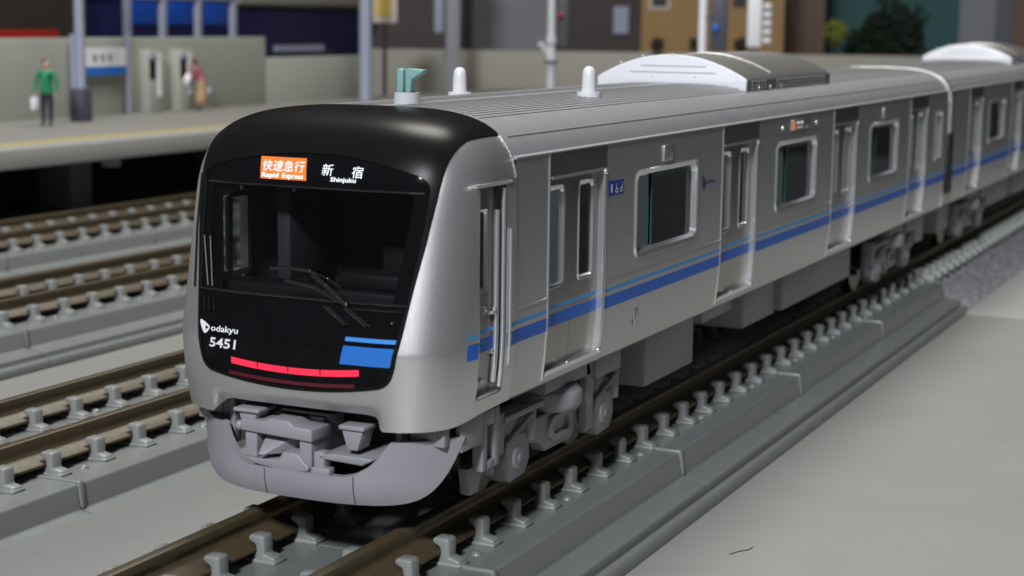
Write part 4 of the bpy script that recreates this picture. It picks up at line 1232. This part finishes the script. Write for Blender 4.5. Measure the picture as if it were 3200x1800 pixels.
MB().box(-35.2, -32.3, 47.35, 57.6, 4.74, 5.6).part('roof', MT['olive'], bc, bevel=.2, seg=3)
MB().box(-34.6, -32.9, 39, 56, G0, .2).part('underframe', MT['blackmatt'], bc)
MB().box(-32.50, -32.40, 50.2, 54.0, 2.9, 3.15).part('pale_sill', MT['bluegrey'], bc)
br = thing('brown_railcar', 'dark brown railcar with red lower stripe behind the wall at far left', 'railcar', (-33, 26, G0))
MB().box(-34.5, -32, 18, 37.7, .2, 6.5).part('body', MT['darkbrown'], br, bevel=.15, seg=3)
MB().box(-32.02, -31.94, 18, 36.0, 3.35, 3.78).part('red_stripe', MT['red'], br, bevel=.02)
MB().box(-32.02, -31.93, 37.0, 37.35, 3.3, 4.6).part('door_post', MT['cream'], br)
MB().box(-34.2, -32.4, 19, 36.5, G0, .2).part('underframe', MT['blackmatt'], br)
# platform-end post
x, y = at(1143, 64); tag(MB().cyl((x, y, G0), (x, y, 7), .24, n=14).part('lamp_post', MT['bluegrey'], None, smooth=True), 'thick blue grey post at the end of the lower platform wall', 'post')
# cream and yellow sign
cs = thing('yellow_sign', 'cream framed yellow sign hanging beside the blue grey post', 'sign', (*at(1203, 68), G0))
facing_box(MB(), 1166, 1240, 68, zat(72, 1203, 68), 6.3, .3).part('panel', MT['cream'], cs, bevel=.03)
facing_box(MB(), 1172, 1222, 67.97, zat(48, 1203, 68), 6.0, .04).part('yellow_face', MT['signyellow'], cs)
facing_box(MB(), 1196, 1208, 68.05, G0, zat(60, 1203, 68), .2).part('post', MT['darkbrown'], cs)
# dark shed behind
sh_ = thing('dark_shed', 'dark brown shed wall behind the yellow sign', 'shed', (*at(1260, 82), G0))
facing_box(MB(), 1140, 1440, 82, G0, 9, 5).part('wall', MT['darkbrown'], sh_)
facing_box(MB(), 1130, 1450, 81.9, 9, 9.3, 5.4).part('roof', MT['darkgrey'], sh_)
# grey column, grey block
x, y = at(1410, 72); tag(facing_box(MB(), 1388, 1432, 72, G0, 8, .6).part('grey_pillar', MT['grey'], None, bevel=.05), 'plain grey pillar left of the first signal', 'pillar')
tag(facing_box(MB(), 1352, 1384, 74, zat(105, 1370, 74), 7, .4).part('pale_duct', MT['bluegrey'], sh_, bevel=.1), 'pale duct', 'duct')
bpy.data.objects['pale_duct'].pop('label'); bpy.data.objects['pale_duct'].pop('category')
gb = thing('grey_building', 'plain grey building block between the pillar and the first signal', 'building', (*at(1590, 95), G0))
facing_box(MB(), 1470, 1830, 95, G0, 10, 6).part('wall', MT['grey'], gb)
facing_box(MB(), 1460, 1840, 94.9, 10, 10.4, 6.4).part('roof', MT['darkgrey'], gb)
facing_box(MB(), 1720, 1990, 93, G0, 10, 2).part('annexe', MT['darkbrown'], gb)
facing_box(MB(), 1900, 1945, 92.8, zat(105, 1920, 92.8), zat(20, 1920, 92.8), .3).part('pale_panel', MT['bluegrey'], gb)
# low olive wall in front of the buildings
lw = facing_box(MB(), 1150, 3300, 78, G0, zat(158, 1700, 78), .5).part('low_wall', MT['olive'], None, bevel=.05)
tag(lw, 'long low olive grey wall running behind the train roof', 'wall')
# ochre building
ob = thing('ochre_building', 'ochre walled building with dark windows behind the second signal', 'building', (*at(2200, 88), G0))
facing_box(MB(), 1985, 2420, 88, G0, 9.5, 6).part('wall', MT['ochre'], ob)
facing_box(MB(), 1975, 2430, 87.9, 9.5, 9.9, 6.4).part('roof', MT['darkgrey'], ob)
for a_, b_ in ((2015, 2062), (2262, 2302)):
    wn = facing_box(MB(), a_-8, b_+8, 87.95, zat(30, 2200, 88), 7.2, .1).part('window', MT['cream'], ob)
    facing_box(MB(), a_, b_, 87.92, zat(22, 2200, 88), 7.0, .05).part('pane', MT['window'], wn)
for a_ in (2035, 2155, 2290):
    pass
# small shrubs at its foot
def foliage(m, c, rx, rz, n, s, seed):
    rnd = random.Random(seed)
    for _ in range(n):
        while True:
            p = Vector((rnd.uniform(-1, 1), rnd.uniform(-1, 1), rnd.uniform(-1, 1)))
            if .25 < p.length < 1: break
        k = 1+.25*math.sin(p.x*5+seed)*math.cos(p.z*4)
        q_ = Vector((c[0]+p.x*rx*k, c[1]+p.y*rx*k, c[2]+p.z*rz*k))
        a_ = Vector((rnd.uniform(-1, 1), rnd.uniform(-1, 1), rnd.uniform(-1, 1))).normalized(); b_ = a_.orthogonal().normalized()
        sz = s*rnd.uniform(.6, 1.4)
        m.add([q_-a_*sz, q_+b_*sz*.5, q_+a_*sz, q_-b_*sz*.5], [(0, 1, 2, 3)])
    return m
for k, (pxc, lb) in enumerate(((2035, 'small dark shrub at the left foot of the ochre building'), (2152, 'small dark shrub left of the white signal post'), (2290, 'small dark shrub between the black box and white tower'))):
    x, y = at(pxc, 76); zc = zat(140, pxc, 76)
    s_ = thing('shrub', lb, 'shrub', (x, y, G0), 'shrubs before the ochre building')
    foliage(MB(), (x, y, zc), .32, .32, 160, .09, k+1).part('foliage', MT['leaf'], s_)
    MB().cyl((x, y, G0), (x, y, zc), .05, n=8).part('stem', MT['bark'], s_)
# signals
s1_ = thing('signal_post', 'white signal post with dark head and red lamp', 'signal', (*at(1711, 52), G0))
x, y = at(1711, 52)
MB().cyl((x, y, G0), (x, y, 6.2), .125, n=14).part('post', MT['clear'], s1_, smooth=True)
facing_box(MB(), 1727, 1764, 51.8, zat(150, 1745, 52), 6.0, .35).part('head', MT['darkgrey'], s1_, bevel=.05)
xl, yl = at(1738, 51.7); MB().ball((xl, yl, zat(48, 1738, 51.7)), .09, 12, 8).part('red_lamp', MT['redlight'], s1_, smooth=True)
xa, ya = at(1676, 51.9); MB().tube([(xa, ya, zat(135, 1676, 52)), (x-.06, y, zat(178, 1705, 52))], .10, 8).part('bracket_arm', MT['clear'], s1_, smooth=True)
col_ = MB().cyl((x, y, zat(112, 1711, 52)), (x, y, zat(135, 1711, 52)), .17, n=14).cyl((x, y, zat(160, 1711, 52)), (x, y, zat(190, 1711, 52)), .18, n=14); each(col_, 'collar', MT['clear'], s1_, smooth=True)
MB().cyl((x, y, zat(188, 1711, 52)), (x, y, zat(196, 1711, 52)), .2, n=14).part('dark_collar', MT['darkgrey'], s1_, smooth=True)
s2_ = thing('signal_post', 'white signal post with tall black box and blue lamp', 'signal', (*at(2172, 55), G0))
x, y = at(2172, 55)
MB().cyl((x, y, G0), (x, y, 6.0), .13, n=14).part('post', MT['letter'], s2_, smooth=True)
facing_box(MB(), 2196, 2248, 54.8, zat(158, 2220, 55), 6.0, .4).part('head', MT['darkblue'], s2_, bevel=.05)
xl, yl = at(2212, 54.7); MB().ball((xl, yl, zat(86, 2212, 54.7)), .12, 12, 8).part('blue_lamp', MT['bluelight'], s2_, smooth=True)
for zq in (.6, ): facing_box(MB(), 2180, 2200, 54.9, zat(60, 2190, 55), zat(50, 2190, 55), .1).part('head_bracket', MT['darkgrey'], s2_)
# white tower with a ladder
tw = thing('white_tower', 'white tower with grey ladder on its right side', 'tower', (*at(2350, 66), G0))
facing_box(MB(), 2308, 2352, 66, zat(148, 2330, 66), 6.4, .7).part('body', MT['letter'], tw, bevel=.06)
facing_box(MB(), 2318, 2342, 66.2, G0, zat(146, 2330, 66), .4).part('stem', MT['grey'], tw)
m = MB()
for a_, b_ in ((2352, 2358), (2376, 2384)): facing_box(m, a_, b_, 65.95, zat(140, 2370, 66), zat(15, 2370, 66), .12)
each(m, 'ladder_rail', MT['grey'], tw)
for k in range(5): facing_box(MB(), 2358, 2378, 65.9, zat(132-k*27, 2368, 66), zat(118-k*27, 2368, 66), .12).part('ladder_rung', MT['letter'], tw)
# wooden posts / cabinet
cbn = thing('wooden_cabinet', 'brown wooden cabinet side right of the white tower', 'cabinet', (*at(2470, 100), G0))
facing_box(MB(), 2385, 2545, 100, G0, 14, 6).part('side_panel', MT['wood'], cbn)
facing_box(MB(), 2412, 2450, 99.7, G0, 14, .3).part('pale_edge', MT['woodlight'], cbn, bevel=.04)
# teal sheet and trees
tag(facing_box(MB(), 2520, 3000, 112, G0, 14, .3).part('teal_sheet', MT['tealbg'], None), 'blurred teal sheet behind the dark green tree', 'sheet')
def tree(px, d, ztop, rx, rz, m, label, n, seed):
    x, y = at(px, d); t_ = thing('tree', label, 'tree', (x, y, G0), 'trees behind the train roof')
    zc = ztop-rz
    mb = MB()
    for k in range(5):
        rr = random.Random(seed*10+k)
        foliage(mb, (x+rr.uniform(-.45, .45)*rx, y+rr.uniform(-.3, .3)*rx, zc+rr.uniform(-.5, .3)*rz), rx*.72, rz*.72, n//5, .16, seed+k)
    mb.part('crown', m, t_)
    tr = MB(); tr.cyl((x, y, G0), (x, y, zc), .20, .10, n=10)
    for k in range(5):
        a_ = k*1.3; tr.cyl((x, y, zc-rz*.5), (x+rx*.6*math.cos(a_), y+rx*.6*math.sin(a_), zc+rz*.2), .06, .02, n=6)
    tr.part('trunk', MT['bark'], t_, smooth=True)
tree(2760, 92, 5.9, 2.2, 2.3, MT['leaf'], 'broad dark green tree before the teal sheet', 4200, 3)
tree(2580, 90, 4.6, .55, .65, MT['leaflime'], 'small yellow green tree left of the dark green tree', 700, 9)
rb_ = thing('grey_locker', 'grey locker with a navy side right of the teal sheet', 'locker', (*at(3030, 105), G0))
facing_box(MB(), 2955, 3065, 105, G0, 12, 4).part('front', MT['grey'], rb_)
facing_box(MB(), 3066, 3118, 104.8, G0, 12, 4).part('navy_side', MT['darkblue'], rb_)
tag(facing_box(MB(), 3120, 3330, 102, G0, 14, 3).part('brown_board', MT['wood'], None), 'blurred brown board at the far right edge', 'board')
